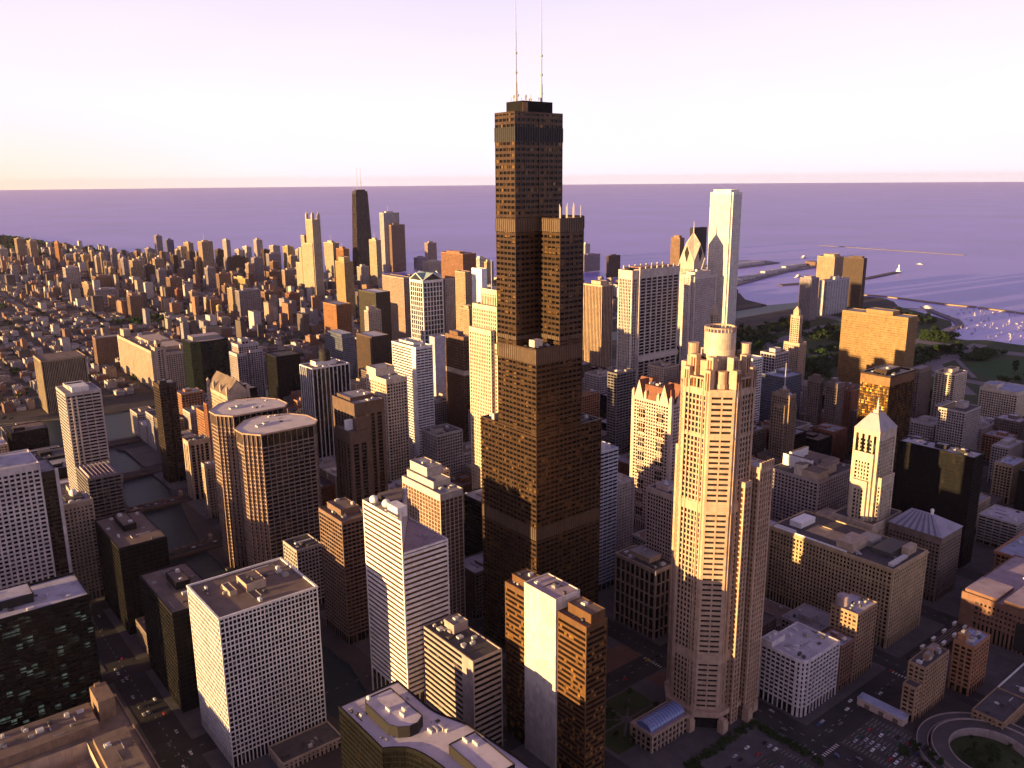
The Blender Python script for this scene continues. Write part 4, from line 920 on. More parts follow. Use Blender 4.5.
    if o.get('gable'):
        g_ = o['gable']; b = MB()
        b.poly([(0, 2, h-.5), (w, 2, h-.5), (w/2, 2, h+g_)]); b.poly([(w, d-2, h-.5), (0, d-2, h-.5), (w/2, d-2, h+g_)])
        b.build('gable_wall', s['w'], root)
        b = MB(); b.quad((w+.6, 1.4, h-.3), (w+.6, d-1.4, h-.3), (w/2, d-1.4, h+g_+.8), (w/2, 1.4, h+g_+.8)); b.quad((-.6, d-1.4, h-.3), (-.6, 1.4, h-.3), (w/2, 1.4, h+g_+.8), (w/2, d-1.4, h+g_+.8)); b.build('pitched_roof', 'roof_brown', root)
        for xx in (1.5, w-1.5):
            for yy in (2, d*.33, d*.66, d-2):
                b = MB(); b.prism(rect(xx-1.4, yy-1.4, xx+1.4, yy+1.4), h-.5, h+7); b.prism(rect(xx-1.4, yy-1.4, xx+1.4, yy+1.4), h+7, h+10, P2=rect(xx-.1, yy-.1, xx+.1, yy+.1)); b.build('pinnacle', s['w'], root)
    if o.get('gables'):
        g_ = o['gables']; b = MB(); cx, cy = w/2, d/2
        for (p, q) in (((-.5, -.5), (w+.5, -.5)), ((w+.5, -.5), (w+.5, d+.5)), ((w+.5, d+.5), (-.5, d+.5)), ((-.5, d+.5), (-.5, -.5))):
            mx, my = (p[0]+q[0])/2, (p[1]+q[1])/2
            b.poly([(*p, h+.4), (mx, my, h+g_), (cx, cy, h+g_)]); b.poly([(mx, my, h+g_), (*q, h+.4), (cx, cy, h+g_)])
        b.build('gabled_roof', 'copper', root)
        b = MB()
        for (p, q) in (((0, 0), (w, 0)), ((w, 0), (w, d)), ((w, d), (0, d)), ((0, d), (0, 0))):
            mx, my = (p[0]+q[0])/2, (p[1]+q[1])/2
            b.bar((*p, h+.6), (mx, my, h+g_+.2), 1.1); b.bar((mx, my, h+g_+.2), (*q, h+.6), 1.1)
        b.build('gable_trim', s['w'], root)
        b = MB()
        for (p, q, n) in (((3, -.02), (w-3, -.02), 0), ((-.02, d-3), (-.02, 3), 1)):
            mx, my = (p[0]+q[0])/2, (p[1]+q[1])/2; b.poly([(*p, h+1.2), (*q, h+1.2), (mx, my, h+g_-2.2)])
        b.build('gable_window', 'glass_wf', root)
    if o.get('steps'):
        for k in range(4):
            b = MB(); y0 = d*(.1+.2*k); b.box(w*.22, y0, h-.5, w*.7, y0+d*.13, h+5-k*.5); b.build('roof_fin', 'white_concrete', root)
        b = MB(); b.box(w*.2, d*.35, h-.5, w*.75, d*.96, h+3.5); b.build('penthouse', 'grey_stone', root)
        for t in (.13, .26):
            b = MB(); b.box(w*t, -1.2, 5, w*t+1.6, .1, h-4); b.build('balcony_stack', 'cream_stone', root)
    if o.get('sawtooth'):
        for k in range(7):
            x0 = w*(.06+.12*k); b = MB(); b.poly([(x0, 1.5, h-.5), (x0+w*.1, 1.5, h-.5), (x0, 1.5, h+3)]); b.poly([(x0+w*.1, d*.8, h-.5), (x0, d*.8, h-.5), (x0, d*.8, h+3)])
            b.quad((x0+w*.1, 1.5, h-.5), (x0+w*.1, d*.8, h-.5), (x0, d*.8, h+3), (x0, 1.5, h+3)); b.quad((x0, d*.8, h-.5), (x0, 1.5, h-.5), (x0, 1.5, h+3), (x0, d*.8, h+3)); b.build('roof_light', 'roof_mauve', root)
    if o.get('ball'):
        b = MB(); b.ball(w*.5, d*.55, h+5, 3.6); b.cyl(w*.5, d*.55, h-.5, h+2.5, 1.2, 8); b.build('tank_ball', 'white_paint', root)
        b = MB(); b.box(w*.2, d*.3, h-.5, w*.8, d*.8, h+1.5); b.build('penthouse', 'roof_dark', root)
    if o.get('wing'):
        mass(root, rect(-11, -9, w*.3, d*.5), 0, h-26, s, 'roof_brown'); mass(root, rect(-2, -6, w*.4, -.1), 0, h-13, s, 'roof_brown')
        b = MB(); b.box(-9, 2, h-26.5, -1.5, 6, h-16); b.build('rooftop_slab', 'white_paint', root)
    if o.get('belt'):
        b = MB(); b.ring(inset(P, -.15), inset(P, .5), h-55, h-48); b.build('belt_course', 'tan_stone', root)
    if o.get('belt2'):
        b = MB(); b.ring(inset(P, -.12), inset(P, .5), h-11, h-.3); b.build('plant_floor', BRONZE, root)
    if o.get('low'):
        mass(root, rect(10, -34, w+16, -2), 0, h-9, STY['white_low'], 'roof_dark')
    if o.get('crown'):
        n = 7
        for k in range(n+1):
            for yy in (-.6, d-1.6):
                b = MB(); x0 = (w-2.2)*k/n; b.box(x0, yy, h-9, x0+2.2, yy+2.2, h+4.5); b.build('crown_fin', s['w'], root)
        b = MB(); b.box(w*.08, d*.2, h-.5, w*.5, d*.8, h+3); b.box(w*.6, d*.25, h-.5, w*.92, d*.75, h+2); b.build('penthouse', ['rust_plant'], root)
        b = MB(); b.cyl(-7, d*.5, h-.5, h+3, 6.5, 16); b.build('roof_drum', 'louvre', root)
        mass(root, rect(-14, 3, -.1, d-3), 0, h-.8, dict(s, bay=3.5, pw=1.4), roof)
        b = MB(); b.box(-.5, -2.0, h*.42, w+.3, 0, h*.42+9); b.build('belt_course', s['w'], root)
    if o.get('mast'):
        b = MB(); b.bar((w*.45, d*.4, h+9), (w*.62, d*.4, h+36), 1.4); b.build('mast', 'mast_white', root)
        b = MB(); b.ball(w*.3, d*.5, h+11, 3); b.build('radome', 'white_paint', root)
        mass(root, rect(-9, 4, -.1, d-3), 0, h+4, s, roof)
    if o.get('conti'):
        for (a, b_, c, e, hh, mt) in ((.02, .35, .16, .52, 12, 'cream_stone'), (.02, .04, .3, .36, 8, TAN), (.16, .38, .3, .52, 9, 'louvre'), (.3, .12, .62, .3, 9, TAN), (.3, .4, .36, .98, 12, 'white_paint'), (.36, .84, .8, .9, 14, 'white_paint'), (.72, .3, .95, .5, 6, TAN), (.7, .55, .98, .95, 5, 'unit_grey')):
            q = MB(); q.box(w*a, d*b_, h-.5, w*c, d*e, h+hh, 0, 1); q.build('roof_block', [mt, 'roof_brown'], root)
    if o.get('spire'):
        b = MB(); b.box(w*.2, d*.3, h-.5, w*.8, d*.7, h+5); b.build('penthouse', s['w'], root)
        b = MB(); b.cyl(w*.5, d*.5, h+5, h+8, 2.2, 8); b.cyl(w*.5, d*.5, h+8, h+o['spire'], .9, 8, .35); b.build('mast', 'mast_white', root)
        for sx, dd, hh in ((-6, .7, 12), (w-.1, .6, 14)):
            mass(root, rect(sx, 2, sx+6, d*dd), 0, h-hh, s, roof)
        mass(root, rect(-14, -10, w+14, d+6), 0, h*.44, s, 'roof_dark')
    if o.get('beacon'):
        b = MB(); b.prism(rect(w*.15, d*.2, w*.85, d*.8), h-.5, h+8); b.prism(rect(w*.15, d*.2, w*.85, d*.8), h+8, h+15, P2=rect(w*.42, d*.45, w*.58, d*.55)); b.build('beacon_roof', s['w'], root)
        mass(root, rect(-5, -6, w+8, d+7), 0, h*.72, s, 'roof_dark')
    if o.get('tank'):
        b = MB(); b.cyl(w*.22, d*.75, h-.5, h+7, 5, 20); b.dome(w*.22, d*.75, h+7, 5, 2.4, 20); b.build('water_tank', 'mauve_stone', root)
    if o.get('westwing'):
        mass(root, rect(-9.5, 1, -.1, d-2), 0, h*.68, s, 'roof_dark')
    if o.get('fin'):
        mass(root, rect(w+.05, 6, w+13, d-2), 0, h-11, STY['dark_brown'], 'roof_grey')
        b = MB(); b.box(w+11.5, 4.4, 0, w+14, 6.2, h-9); b.build('edge_fin', s['w'], root)
    if o.get('redroof'):
        b = MB(); b.box(w*.02, d*.02, h-.5, w*.98, d*.62, h+4, 0, 1); b.box(w*.02, d*.68, h-.5, w*.32, d*.98, h+3, 0, 1); b.build('upper_storey', [s['w'], 'roof_mauve'], root)
        b = MB(); b.box(-.3, d*.25, 2, .2, d*.48, h*.72); b.build('recess_bay', 'louvre', root)
    if o.get('cornice'):
        b = MB(); b.ring(inset(P, -1.2), inset(P, 1), h-2.2, h+.8); b.build('cornice', s['w'], root)
    return root

# ------------------------------------------------------------------ ground, lake, river, roads
def ground_mat(name, col, c2, scale, rough=.9):
    mt, t, b, L = node_mat(name); g_ = geo_pos(t)
    n1 = noise(t, g_.outputs["Position"], scale, 8, .65); n2 = noise(t, g_.outputs["Position"], scale*14, 3)
    a = t.nodes.new("ShaderNodeMath"); a.operation = 'MULTIPLY_ADD'; a.inputs[1].default_value = .3; L(n2.outputs[0], a.inputs[0]); L(n1.outputs[0], a.inputs[2])
    r = ramp(t, a.outputs[0], [(.45, col), (.62, mul(c2, .7)), (.85, c2)]); L(r.outputs[0], b.inputs["Base Color"]); b.inputs["Roughness"].default_value = rough
    b.inputs["Specular IOR Level"].default_value = .2
ground_mat('ground', (.035, .03, .03), (.08, .066, .06), .02); ground_mat('asphalt', (.028, .026, .027), (.055, .05, .05), .05)
ground_mat('pavement', (.075, .067, .066), (.13, .117, .113), .06); ground_mat('grass', (.028, .045, .014), (.055, .075, .026), .02)
ground_mat('lawn', (.02, .065, .012), (.03, .09, .02), .03); ground_mat('lot', (.055, .048, .044), (.095, .083, .076), .05); ground_mat('brick_paving', (.16, .085, .06), (.2, .11, .08), .1)
ground_mat('sand', (.3, .22, .14), (.42, .32, .2), .02); ground_mat('road_pale', (.16, .14, .15), (.24, .21, .22), .03)
plain('road_paint', (.6, .58, .52), .7)
def water(name, col, rough, scale, strength, spec):
    mt, t, b, L = node_mat(name); g_ = geo_pos(t)
    n = noise(t, g_.outputs["Position"], scale, 5, .6); n2 = noise(t, g_.outputs["Position"], .0009, 4)
    bp = t.nodes.new("ShaderNodeBump"); bp.inputs["Strength"].default_value = strength; bp.inputs["Distance"].default_value = 1
    L(n.outputs[0], bp.inputs["Height"]); L(bp.outputs[0], b.inputs["Normal"])
    r = ramp(t, n2.outputs[0], [(.3, mul(col, .84)), (.5, col), (.7, mul(col, 1.12))]); L(r.outputs[0], b.inputs["Base Color"])
    b.inputs["Roughness"].default_value = rough; b.inputs["Specular IOR Level"].default_value = spec; b.inputs["IOR"].default_value = 1.33
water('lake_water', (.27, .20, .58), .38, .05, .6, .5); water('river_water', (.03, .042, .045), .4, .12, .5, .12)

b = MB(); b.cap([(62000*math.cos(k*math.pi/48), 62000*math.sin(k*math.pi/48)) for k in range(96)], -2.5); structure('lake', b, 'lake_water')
LOOP = [(-146, -3500), (-146, -40), (-145, 40), (-135, 90), (-149, 230), (-149, 330), (-149, 390), (-141, 458), (-125, 547), (-98, 695), (-75, 806), (-46, 900), (10, 945), (700, 955), (2290, 968), (2300, 900), (2240, 830), (2150, 770), (2094, 682), (1992, 540), (1928, 509), (1830, 500), (1789, 488), (1733, 442), (1732, 388), (1769, 356), (1764, 291), (1760, -150), (1700, -3500)]
WEST = [(-169, -3500), (-169, -40), (-188, 80), (-196, 300), (-188, 400), (-178, 590), (-158, 720), (-165, 860), (-215, 960), (-300, 1040), (-620, 1250), (-4000, 3300), (-30000, 16000), (-30000, -3500)]
NORTH = [(-30000, 16100), (-4000, 3420), (-620, 1340), (-270, 1130), (-150, 1085), (-60, 1068), (700, 1062), (1880, 1062), (1930, 1180), (2050, 1290), (2064, 1402), (1950, 1500), (1857, 1560), (1700, 1980), (1350, 2330), (1120, 2560), (1080, 2750), (1110, 3200), (1050, 3700), (930, 4500), (800, 5236), (760, 6014), (640, 7000), (100, 8350), (150, 9570), (-1090, 11100), (-3075, 19000), (-9000, 38000), (-30000, 44000)]
for nm, P in (('downtown_ground', LOOP), ('west_ground', WEST), ('north_ground', NORTH)):
    b = MB()
    area = sum(P[i-1][0]*P[i][1]-P[i][0]*P[i-1][1] for i in range(len(P)))
    if area < 0: P = P[::-1]
    b.prism(P, -6, 0, 1, 0); structure(nm, b, ['ground', 'pavement'])
RIV = [(-169, -3500), (-146, -3500), (-146, -40), (-145, 40), (-135, 90), (-149, 230), (-149, 330), (-149, 390), (-141, 458), (-125, 547), (-98, 695), (-75, 806), (-46, 900), (10, 945), (700, 955), (2290, 968), (1880, 1062), (700, 1062), (-60, 1068), (-150, 1085), (-270, 1130), (-620, 1340), (-4000, 3420), (-4000, 3300), (-620, 1250), (-300, 1040), (-215, 960), (-165, 860), (-158, 720), (-178, 590), (-188, 400), (-196, 300), (-188, 80), (-169, -40)]
b = MB(); b.cap(inset(RIV, -3), -2.2); structure('river', b, 'river_water')

ST_Y = [-470, -340, -214, -72, 64, 198, 332, 466, 590, 715, 840]
ST_X = [-60, 74, 214, 320, 430, 540, 680, 800, 925]
b = MB()
for y in ST_Y: b.quad((-125, y-12, .006), (1000, y-12, .006), (1000, y+12, .006), (-125, y+12, .006))
structure('road_east_west', b, 'asphalt')
b = MB()
for x in ST_X: b.quad((x-11, -1500, .01), (x+11, -1500, .01), (x+11, 930, .01), (x-11, 930, .01))
b.quad((-297, -900, .01), (-272, -900, .01), (-272, 900, .01), (-297, 900, .01)); b.quad((-440, -900, .01), (-418, -900, .01), (-418, 1000, .01), (-440, 1000, .01))
structure('road_north_south', b, 'asphalt')
b = MB()
for y in (-214, -72, 64, 198, 332, 466, 590): b.quad((-900, y-11, .014), (-196, y-11, .014), (-196, y+11, .014), (-900, y+11, .014))
structure('road_west', b, 'asphalt')
# city blocks: raised pavements with a kerb
b = MB()
xs = [(-118, -71)]+[(ST_X[i]+11, ST_X[i+1]-11) for i in range(len(ST_X)-1)]
ys = [(ST_Y[i]+12, ST_Y[i+1]-12) for i in range(len(ST_Y)-1)]
for x0, x1 in xs:
    for y0, y1 in ys:
        if (x0 == 85 and y1 < -220) or (x0 == -49 and y1 < -220): continue
        b.box(x0, y0, 0, x1, y1, .15)
for y0, y1 in ((-203, -83), (-61, 53), (75, 187), (209, 321), (343, 455), (477, 579)):
    b.box(-272, y0, 0, -225, y1, .15); b.box(-418, y0, 0, -297, y1, .15)
structure('pavement', b, 'pavement')
b = MB()
for x in ST_X[1:4]+[-284.5]:
    for k in range(-60, 60): b.quad((x-.1, k*9, .02), (x+.1, k*9, .02), (x+.1, k*9+3, .02), (x-.1, k*9+3, .02))
for y in ST_Y[2:5]:
    for k in range(-40, 70): b.quad((k*9, y-.1, .02), (k*9+3, y-.1, .02), (k*9+3, y+.1, .02), (k*9, y+.1, .02))
for k in range(22):
    for x0 in (88, 99.5, 108, 119.5, 127): b.quad((x0, -288+k*2.8, .03), (x0+5, -288+k*2.8, .03), (x0+5, -287.86+k*2.8, .03), (x0, -287.86+k*2.8, .03))
for k in range(16):
    for x0 in (-8, 12, 26, 44): b.quad((x0, -230+k*2.8, .03), (x0+5, -230+k*2.8, .03), (x0+5, -229.86+k*2.8, .03), (x0, -229.86+k*2.8, .03))
for x in (74, 214):           # stop lines and crossings
    for y in (-214, -72, 64):
        for k in range(8):
            b.quad((x-9.5+k*2.5, y-15.5, .022), (x-8.5+k*2.5, y-15.5, .022), (x-8.5+k*2.5, y-12.6, .022), (x-9.5+k*2.5, y-12.6, .022))
            b.quad((x-14.2, y-10+k*2.5, .022), (x-11.4, y-10+k*2.5, .022), (x-11.4, y-9+k*2.5, .022), (x-14.2, y-9+k*2.5, .022))
structure('road_markings', b, 'road_paint')
# ------------------------------------------------------------------ named towers from the table
plain('rust_plant', (.34, .17, .10)); plain('skylight_blue', (.14, .2, .42), .15); plain('bronze_statue', (.55, .5, .45), .35, .5)
for i, rec in enumerate(BUILDINGS): tower(i, rec)

# ------------------------------------------------------------------ the black nine-tube tower
def black_tower():
    root = empty('skyscraper', (0, 0, 0), 'tallest black tower of stacked square tubes with two white antennas', 'skyscraper')
    a = 34.3; t = 11.43
    blk = wall('black_aluminium', (.080, .044, .025), .44, .6, .2, .5)
    gl = glass('glass_bronze', (.004, .0035, .004), (.22, .12, .04), 3.0, 4.02, .12, .25, .3, .06, .3)  # the few gold panes are painted sun glints
    s = dict(w=blk, g=gl, bay=4.57, fl=4.02, pw=.85, sh=2.0, pd=.5, sd=.45, top=0, base=1, cp=.6)
    L1 = rect(-a, -a, a, a)
    L2 = [(-a, -a), (t, -a), (t, -t), (a, -t), (a, a), (-t, a), (-t, t), (-a, t)]
    L3 = [(-t, -a), (t, -a), (t, -t), (a, -t), (a, t), (t, t), (t, a), (-t, a), (-t, t), (-a, t), (-a, -t), (-t, -t)]
    L4 = rect(-a, -t, t, t)
    for P, z0, z1, bands in ((L1, 0, 209, ((124, 134), (0, 14))), (L2, 209, 274, ((263, 273.5),)), (L3, 274, 367, ((357.5, 366.5), (278, 281))), (L4, 367, 441, ((421, 431),))):
        mb = MB(); facade(mb, P, z0, z1, s); I = inset(P, 1.1); mb.ring(inset(P, .02), I, z1-1, z1+.4); mb.build('facade_frame', blk, root)
        gb = MB(); gb.prism(inset(P, .5), z0, z1-.5, cap=False); gb.build('glazing', gl, root)
        rb = MB(); rb.cap(I, z1-.6); rb.build('roof', 'roof_dark', root)
        for za, zb in bands:
            lb = MB(); lb.ring(inset(P, -.06), inset(P, .5), za, zb)
            n = len(P)
            fb = MB()
            for k in range(n):
                p, q = P[k], P[(k+1) % n]; L = math.hypot(q[0]-p[0], q[1]-p[1]); tx, ty = (q[0]-p[0])/L, (q[1]-p[1])/L
                m_ = int(L/2.286)
                for j in range(m_+1):
                    x, y = p[0]+tx*j*2.286, p[1]+ty*j*2.286; r_ = .22
                    fb.box(x-r_+ty*.1, y-r_-tx*.1, za, x+r_+ty*.1, y+r_-tx*.1, zb)
            fb.m = [1]*len(fb.f); o0 = len(lb.v); lb.v += fb.v; lb.f += [tuple(q+o0 for q in f) for f in fb.f]; lb.m += fb.m
            lb.build('louvre_band', ['louvre' if za > 420 else wall('louvre_metal', (.13, .09, .065), .5, .3), blk if za < 420 else 'unit_dark'], root)
    for bx in ([(-a-.22, yy-.45, 0, -a+.3, yy+.45, 209) for yy in (-t, t)]+[(xx-.45, -a-.22, 0, xx+.45, -a+.3, 209) for xx in (-t, t)]
               +[(-a-.22, -t-.45, 209.02, -a+.3, -t+.45, 274), (-t-.45, -a-.22, 209.02, -t+.45, -a+.3, 274), (-t-.45, -t-.3, 367.02, -t+.45, -t+.3, 441)]):
        sb = MB(); sb.box(*bx); sb.build('tube_seam', blk, root)      # the seams between the tubes
    b = MB(); b.box(-a+9, -9, 440.4, t-8, 9, 449, 0, 1); b.build('penthouse', ['black_steel', 'roof_dark'], root)
    b = MB(); b.box(-a+9.2, -9.3, 441, -a+14, -9.02, 448); b.build('plant_louvre', BRONZE, root)
    for ax in (-23.5, .5):
        b = MB(); b.cyl(ax, 0, 449, 462, .9, 10); b.cyl(ax, 0, 462, 496, .6, 10, .45); b.cyl(ax, 0, 496, 526, .35, 8, .2)
        for z in (455, 468, 481): b.cyl(ax, 0, z, z+1.2, 1.1, 10)
        b.build('antenna', 'mast_white', root)
    r = random.Random(3)
    for k in range(11):
        b = MB(); x, y = r.uniform(-24, 2), r.uniform(-8, 8); h = r.uniform(2, 5); b.bar((x, y, 449), (x, y, 449+h), .28, 5)
        if k % 2: b.ball(x, y, 449+h, 1.0, 8, 5)
        b.build('aerial', 'mast_white', root)
    for k in range(10):
        b = MB(); x = -t+1.5+k*2.2; b.bar((x, -a+1.2+(k % 3)*3, 366.4), (x, -a+1.2+(k % 3)*3, 375+(k*37 % 4)), .3, 5); b.build('whip_aerial', 'mast_white', root)
    b = MB(); b.box(-a+6, -a+9, 273.4, -a+14, -a+15, 279, 0, 1); b.build('roof_house', ['cream_stone', 'roof_pale'], root)
    b = MB(); b.box(-a+2, t+8, 208.4, -a+6, t+11, 214); b.build('roof_house', 'cream_stone', root)
    units(root, -a+2, -a+2, -t-1, -t-2, 273.4, 6, 5); units(root, t, t, a-2, a-2, 273.4, 5, 6); units(root, t+1, -a+1, a-1, -t-1, 208.4, 6, 8); units(root, -a, t, -t, a, 208.4, 4, 9)
    # podium and lobby canopy
    b = MB(); b.ring(rect(-a-6, -a-5, a+6, a+5), rect(-a+1, -a+1, a-1, a-1), 0, 9); b.build('podium', 'dim_grey', root)
black_tower()

# ------------------------------------------------------------------ ornate granite tower with a drum crown
def drum_tower():
    cx, cy = 43.5, -137.5
    root = empty('skyscraper', (cx, cy, 0), 'ornate cream granite tower crowned by a round drum and four turrets', 'skyscraper')
    w_ = wall('rose_granite', (.48, .335, .235), .6, 0, .12); gl = glass('glass_rose', (.10, .038, .014), (.2, .09, .03), 2.0, 4.05, .3, .3)
    gd = glass('glass_rose_dark', (.016, .014, .014), (.07, .05, .04), 2.0, 4.05, .15, .2)
    H, a = 23.2, 11.3
    OCT = [(-a, -H), (a, -H), (H, -a), (H, a), (a, H), (-a, H), (-H, a), (-H, -a)]
    s1 = dict(w=w_, g=gl, bay=3.1, fl=4.05, pw=1.0, sh=1.25, pd=.6, sd=.35, top=0, base=0, cp=2.0)      # flat faces
    s2 = dict(w=w_, g=gd, bay=7.6, fl=4.05, pw=1.0, sh=2.35, pd=.7, sd=.62, top=0, base=0, cp=1.5)      # corner faces: wide window strips
    flat, diag = (0, 2, 4, 6), (1, 3, 5, 7)
    z = 6
    segs = [(6, 52), (59, 168), (175, 222), (224, 252)]
    for z0, z1 in segs:
        mb = MB(); facade(mb, OCT, z0, z1, s1, edges=flat); facade(mb, OCT, z0, z1, s2, edges=diag); mb.build('facade', w_, root)
    gb = MB(); gb.prism(inset(OCT, .7), 0, 255, cap=False); gb.build('glazing', gd, root)
    for z0, z1 in ((52, 59), (168, 175), (222, 224), (252, 257)): mb = MB(); mb.ring(inset(OCT, -.25), inset(OCT, 1.2), z0, z1); mb.build('belt_course', w_, root)
    # tall paired ribs up the flat faces
    mb = MB()
    for sx in (-1, 1):
        for p in (-a+2.4, -a+5.6, a-5.6, a-2.4):
            mb.box(min(sx*H, sx*(H+.7)), p-.5, 8, max(sx*H, sx*(H+.7)), p+.5, 262); mb.box(p-.5, min(sx*H, sx*(H+.7)), 8, p+.5, max(sx*H, sx*(H+.7)), 262)
    mb.build('rib', w_, root)
    rb = MB(); rb.cap(inset(OCT, 1.1), 254.6); rb.build('roof', 'roof_tan', root)
    # shoulders: four stepped buttresses above the flat faces
    for k in range(4):
        c, s_ = math.cos(k*math.pi/2), math.sin(k*math.pi/2)
        def rp(x0, y0, x1, y1): return [(x*c-y*s_, x*s_+y*c) for x, y in ((x0, y0), (x1, y0), (x1, y1), (x0, y1))]
        mb = MB()
        mb.prism(rp(-H-.3, -a, -H+4, -a+5), 254, 270); mb.prism(rp(-H-.3, a-5, -H+4, a), 254, 270); mb.prism(rp(-H+.6, -a+5, -H+3.5, a-5), 254, 264)
        mb.prism(rp(-H+4, -a+1.5, -H+9, -a+7), 254, 278); mb.prism(rp(-H+4, a-7, -H+9, a-1.5), 254, 278); mb.prism(rp(-H+8, -6, -H+12, 6), 254, 274)
        mb.build('shoulder', w_, root)
        gb = MB()
        for p in (-a+6.4, -a+9.4, -2.2, 1.0, a-8): gb.prism(rp(-H+.2, p, -H+.58, p+1.5), 255, 263)
        for p in (-a+.8, -a+2.8, a-4.2, a-2.2): gb.prism(rp(-H-.5, p, -H-.28, p+1.0), 256, 268)
        for p in (-a+2.6, -a+4.8, a-6.2, a-4): gb.prism(rp(-H+3.8, p, -H+3.98, p+1.1), 266, 276)
        gb.build('shoulder_window', gl, root)
    for (tx, ty) in ((-12.5, 12.5), (12.5, -12.5), (12.5, 12.5), (-12.5, -12.5)):
        hh = 284 if (tx, ty) != (-12.5, -12.5) else 268
        b = MB(); q = 4.1
        b.prism([(tx+q*math.cos(j*math.pi/4+.39), ty+q*math.sin(j*math.pi/4+.39)) for j in range(8)], 254, hh-8); b.cyl(tx, ty, hh-8, hh, 3.5, 16); b.cyl(tx, ty, hh, hh+.7, 3.8, 16)
        b.build('turret', [w_], root)
    b = MB(); b.cyl(0, 0, 254, 275, 9.0, 32); b.cyl(0, 0, 275, 293, 10.6, 40); b.build('drum', wall('drum_panel', (.56, .46, .35), .5), root)
    b = MB()
    for k in range(26):
        t = 2*math.pi*k/26; b.box(10.3*math.cos(t)-.35, 10.3*math.sin(t)-.35, 293, 10.3*math.cos(t)+.35, 10.3*math.sin(t)+.35, 296)
    b.ring([(10.5*math.cos(2*math.pi*k/32), 10.5*math.sin(2*math.pi*k/32)) for k in range(32)], [(9.6*math.cos(2*math.pi*k/32), 9.6*math.sin(2*math.pi*k/32)) for k in range(32)], 295.2, 296.2)
    b.build('crown_ring', w_, root)
    b = MB()
    for z in (262, 268, 280, 286): b.ring([(r_*math.cos(2*math.pi*k/32), r_*math.sin(2*math.pi*k/32)) for r_ in (10.75 if z > 275 else 9.15,) for k in range(32)], [(8.5*math.cos(2*math.pi*k/32), 8.5*math.sin(2*math.pi*k/32)) for k in range(32)], z, z+.5)
    b.build('drum_band', 'cream_stone', root)
    # lower wings
    s3 = dict(s1); s3['bay'] = 3.6; s3['top'] = 4
    mass(root, rect(13.5, -29.5, 29.5, -17), 0, 198, dict(s3, cp=1.6, bay=2.6), 'roof_pale', ('wing_wall', 'wing_glazing', 'wing_roof'))
    mass(root, rect(H+.05, -16.9, H+16, 14), 0, 194, s3, 'roof_pale', ('wing_wall', 'wing_glazing', 'wing_roof'))
    mass(root, rect(-.6, -H-4.6, 7.4, -H-.05), 0, 190, dict(s3, cp=1.2, bay=2.6), 'roof_pale', ('wing_wall', 'wing_glazing', 'wing_roof'))
    mass(root, rect(-2, H+.05, 18, H+10), 0, 204, s3, 'roof_pale', ('wing_wall', 'wing_glazing', 'wing_roof'))
    b = MB()
    for k in range(6): b.box(13.8+k*2.9, -30, 197, 14.9+k*2.9, -28.6, 202)
    b.build('parapet_post', w_, root)
    # plinth with a dark lobby, corner pavilions
    b = MB(); Q = inset(OCT, -3.2); b.prism(Q, 10, 14); b.build('plinth_cornice', w_, root)
    b = MB(); b.prism(inset(OCT, -.8), 0, 10, cap=False); b.build('lobby_glazing', gd, root)
    for (px_, py_) in ((-a-1, -H-6), (-H-6, -a-1), (a+2, -H-9), (H+4, -H-4)):
        b = MB(); b.box(px_-2.8, py_-2.8, 0, px_+2.8, py_+2.8, 9); b.box(px_-2.3, py_-2.3, 9, px_+2.3, py_+2.3, 11); b.build('corner_pavilion', w_, root)
drum_tower()
r_ = empty('winter_garden', (-27, -150, 0), 'glass vaulted hall with a blue barrel roof at the foot of the drum crowned tower', 'glass hall')
mass(r_, rect(0, 0, 40, 21), 0, 14, dict(STY['stone_bays'], bay=4, fl=6, top=2, base=3), 'roof_mauve')
b = MB(); n = 12
for k in range(n):
    t0, t1 = math.pi*k/n, math.pi*(k+1)/n
    b.quad((3, 10.5-7*math.cos(t0), 13.6+5*math.sin(t0)), (3, 10.5-7*math.cos(t1), 13.6+5*math.sin(t1)), (39, 10.5-7*math.cos(t1), 13.6+5*math.sin(t1)), (39, 10.5-7*math.cos(t0), 13.6+5*math.sin(t0)))
b.poly([(3, 10.5-7*math.cos(math.pi*k/n), 13.6+5*math.sin(math.pi*k/n)) for k in range(n+1)][::-1])
nb_ = len(b.f)
for k in range(0, 13):
    x = 3+k*3
    for j in range(n): b.bar((x, 10.5-7.08*math.cos(math.pi*j/n), 13.6+5.1*math.sin(math.pi*j/n)), (x, 10.5-7.08*math.cos(math.pi*(j+1)/n), 13.6+5.1*math.sin(math.pi*(j+1)/n)), .12, 4, 1)
b.build('barrel_skylight', ['skylight_blue', 'unit_pale'], r_)

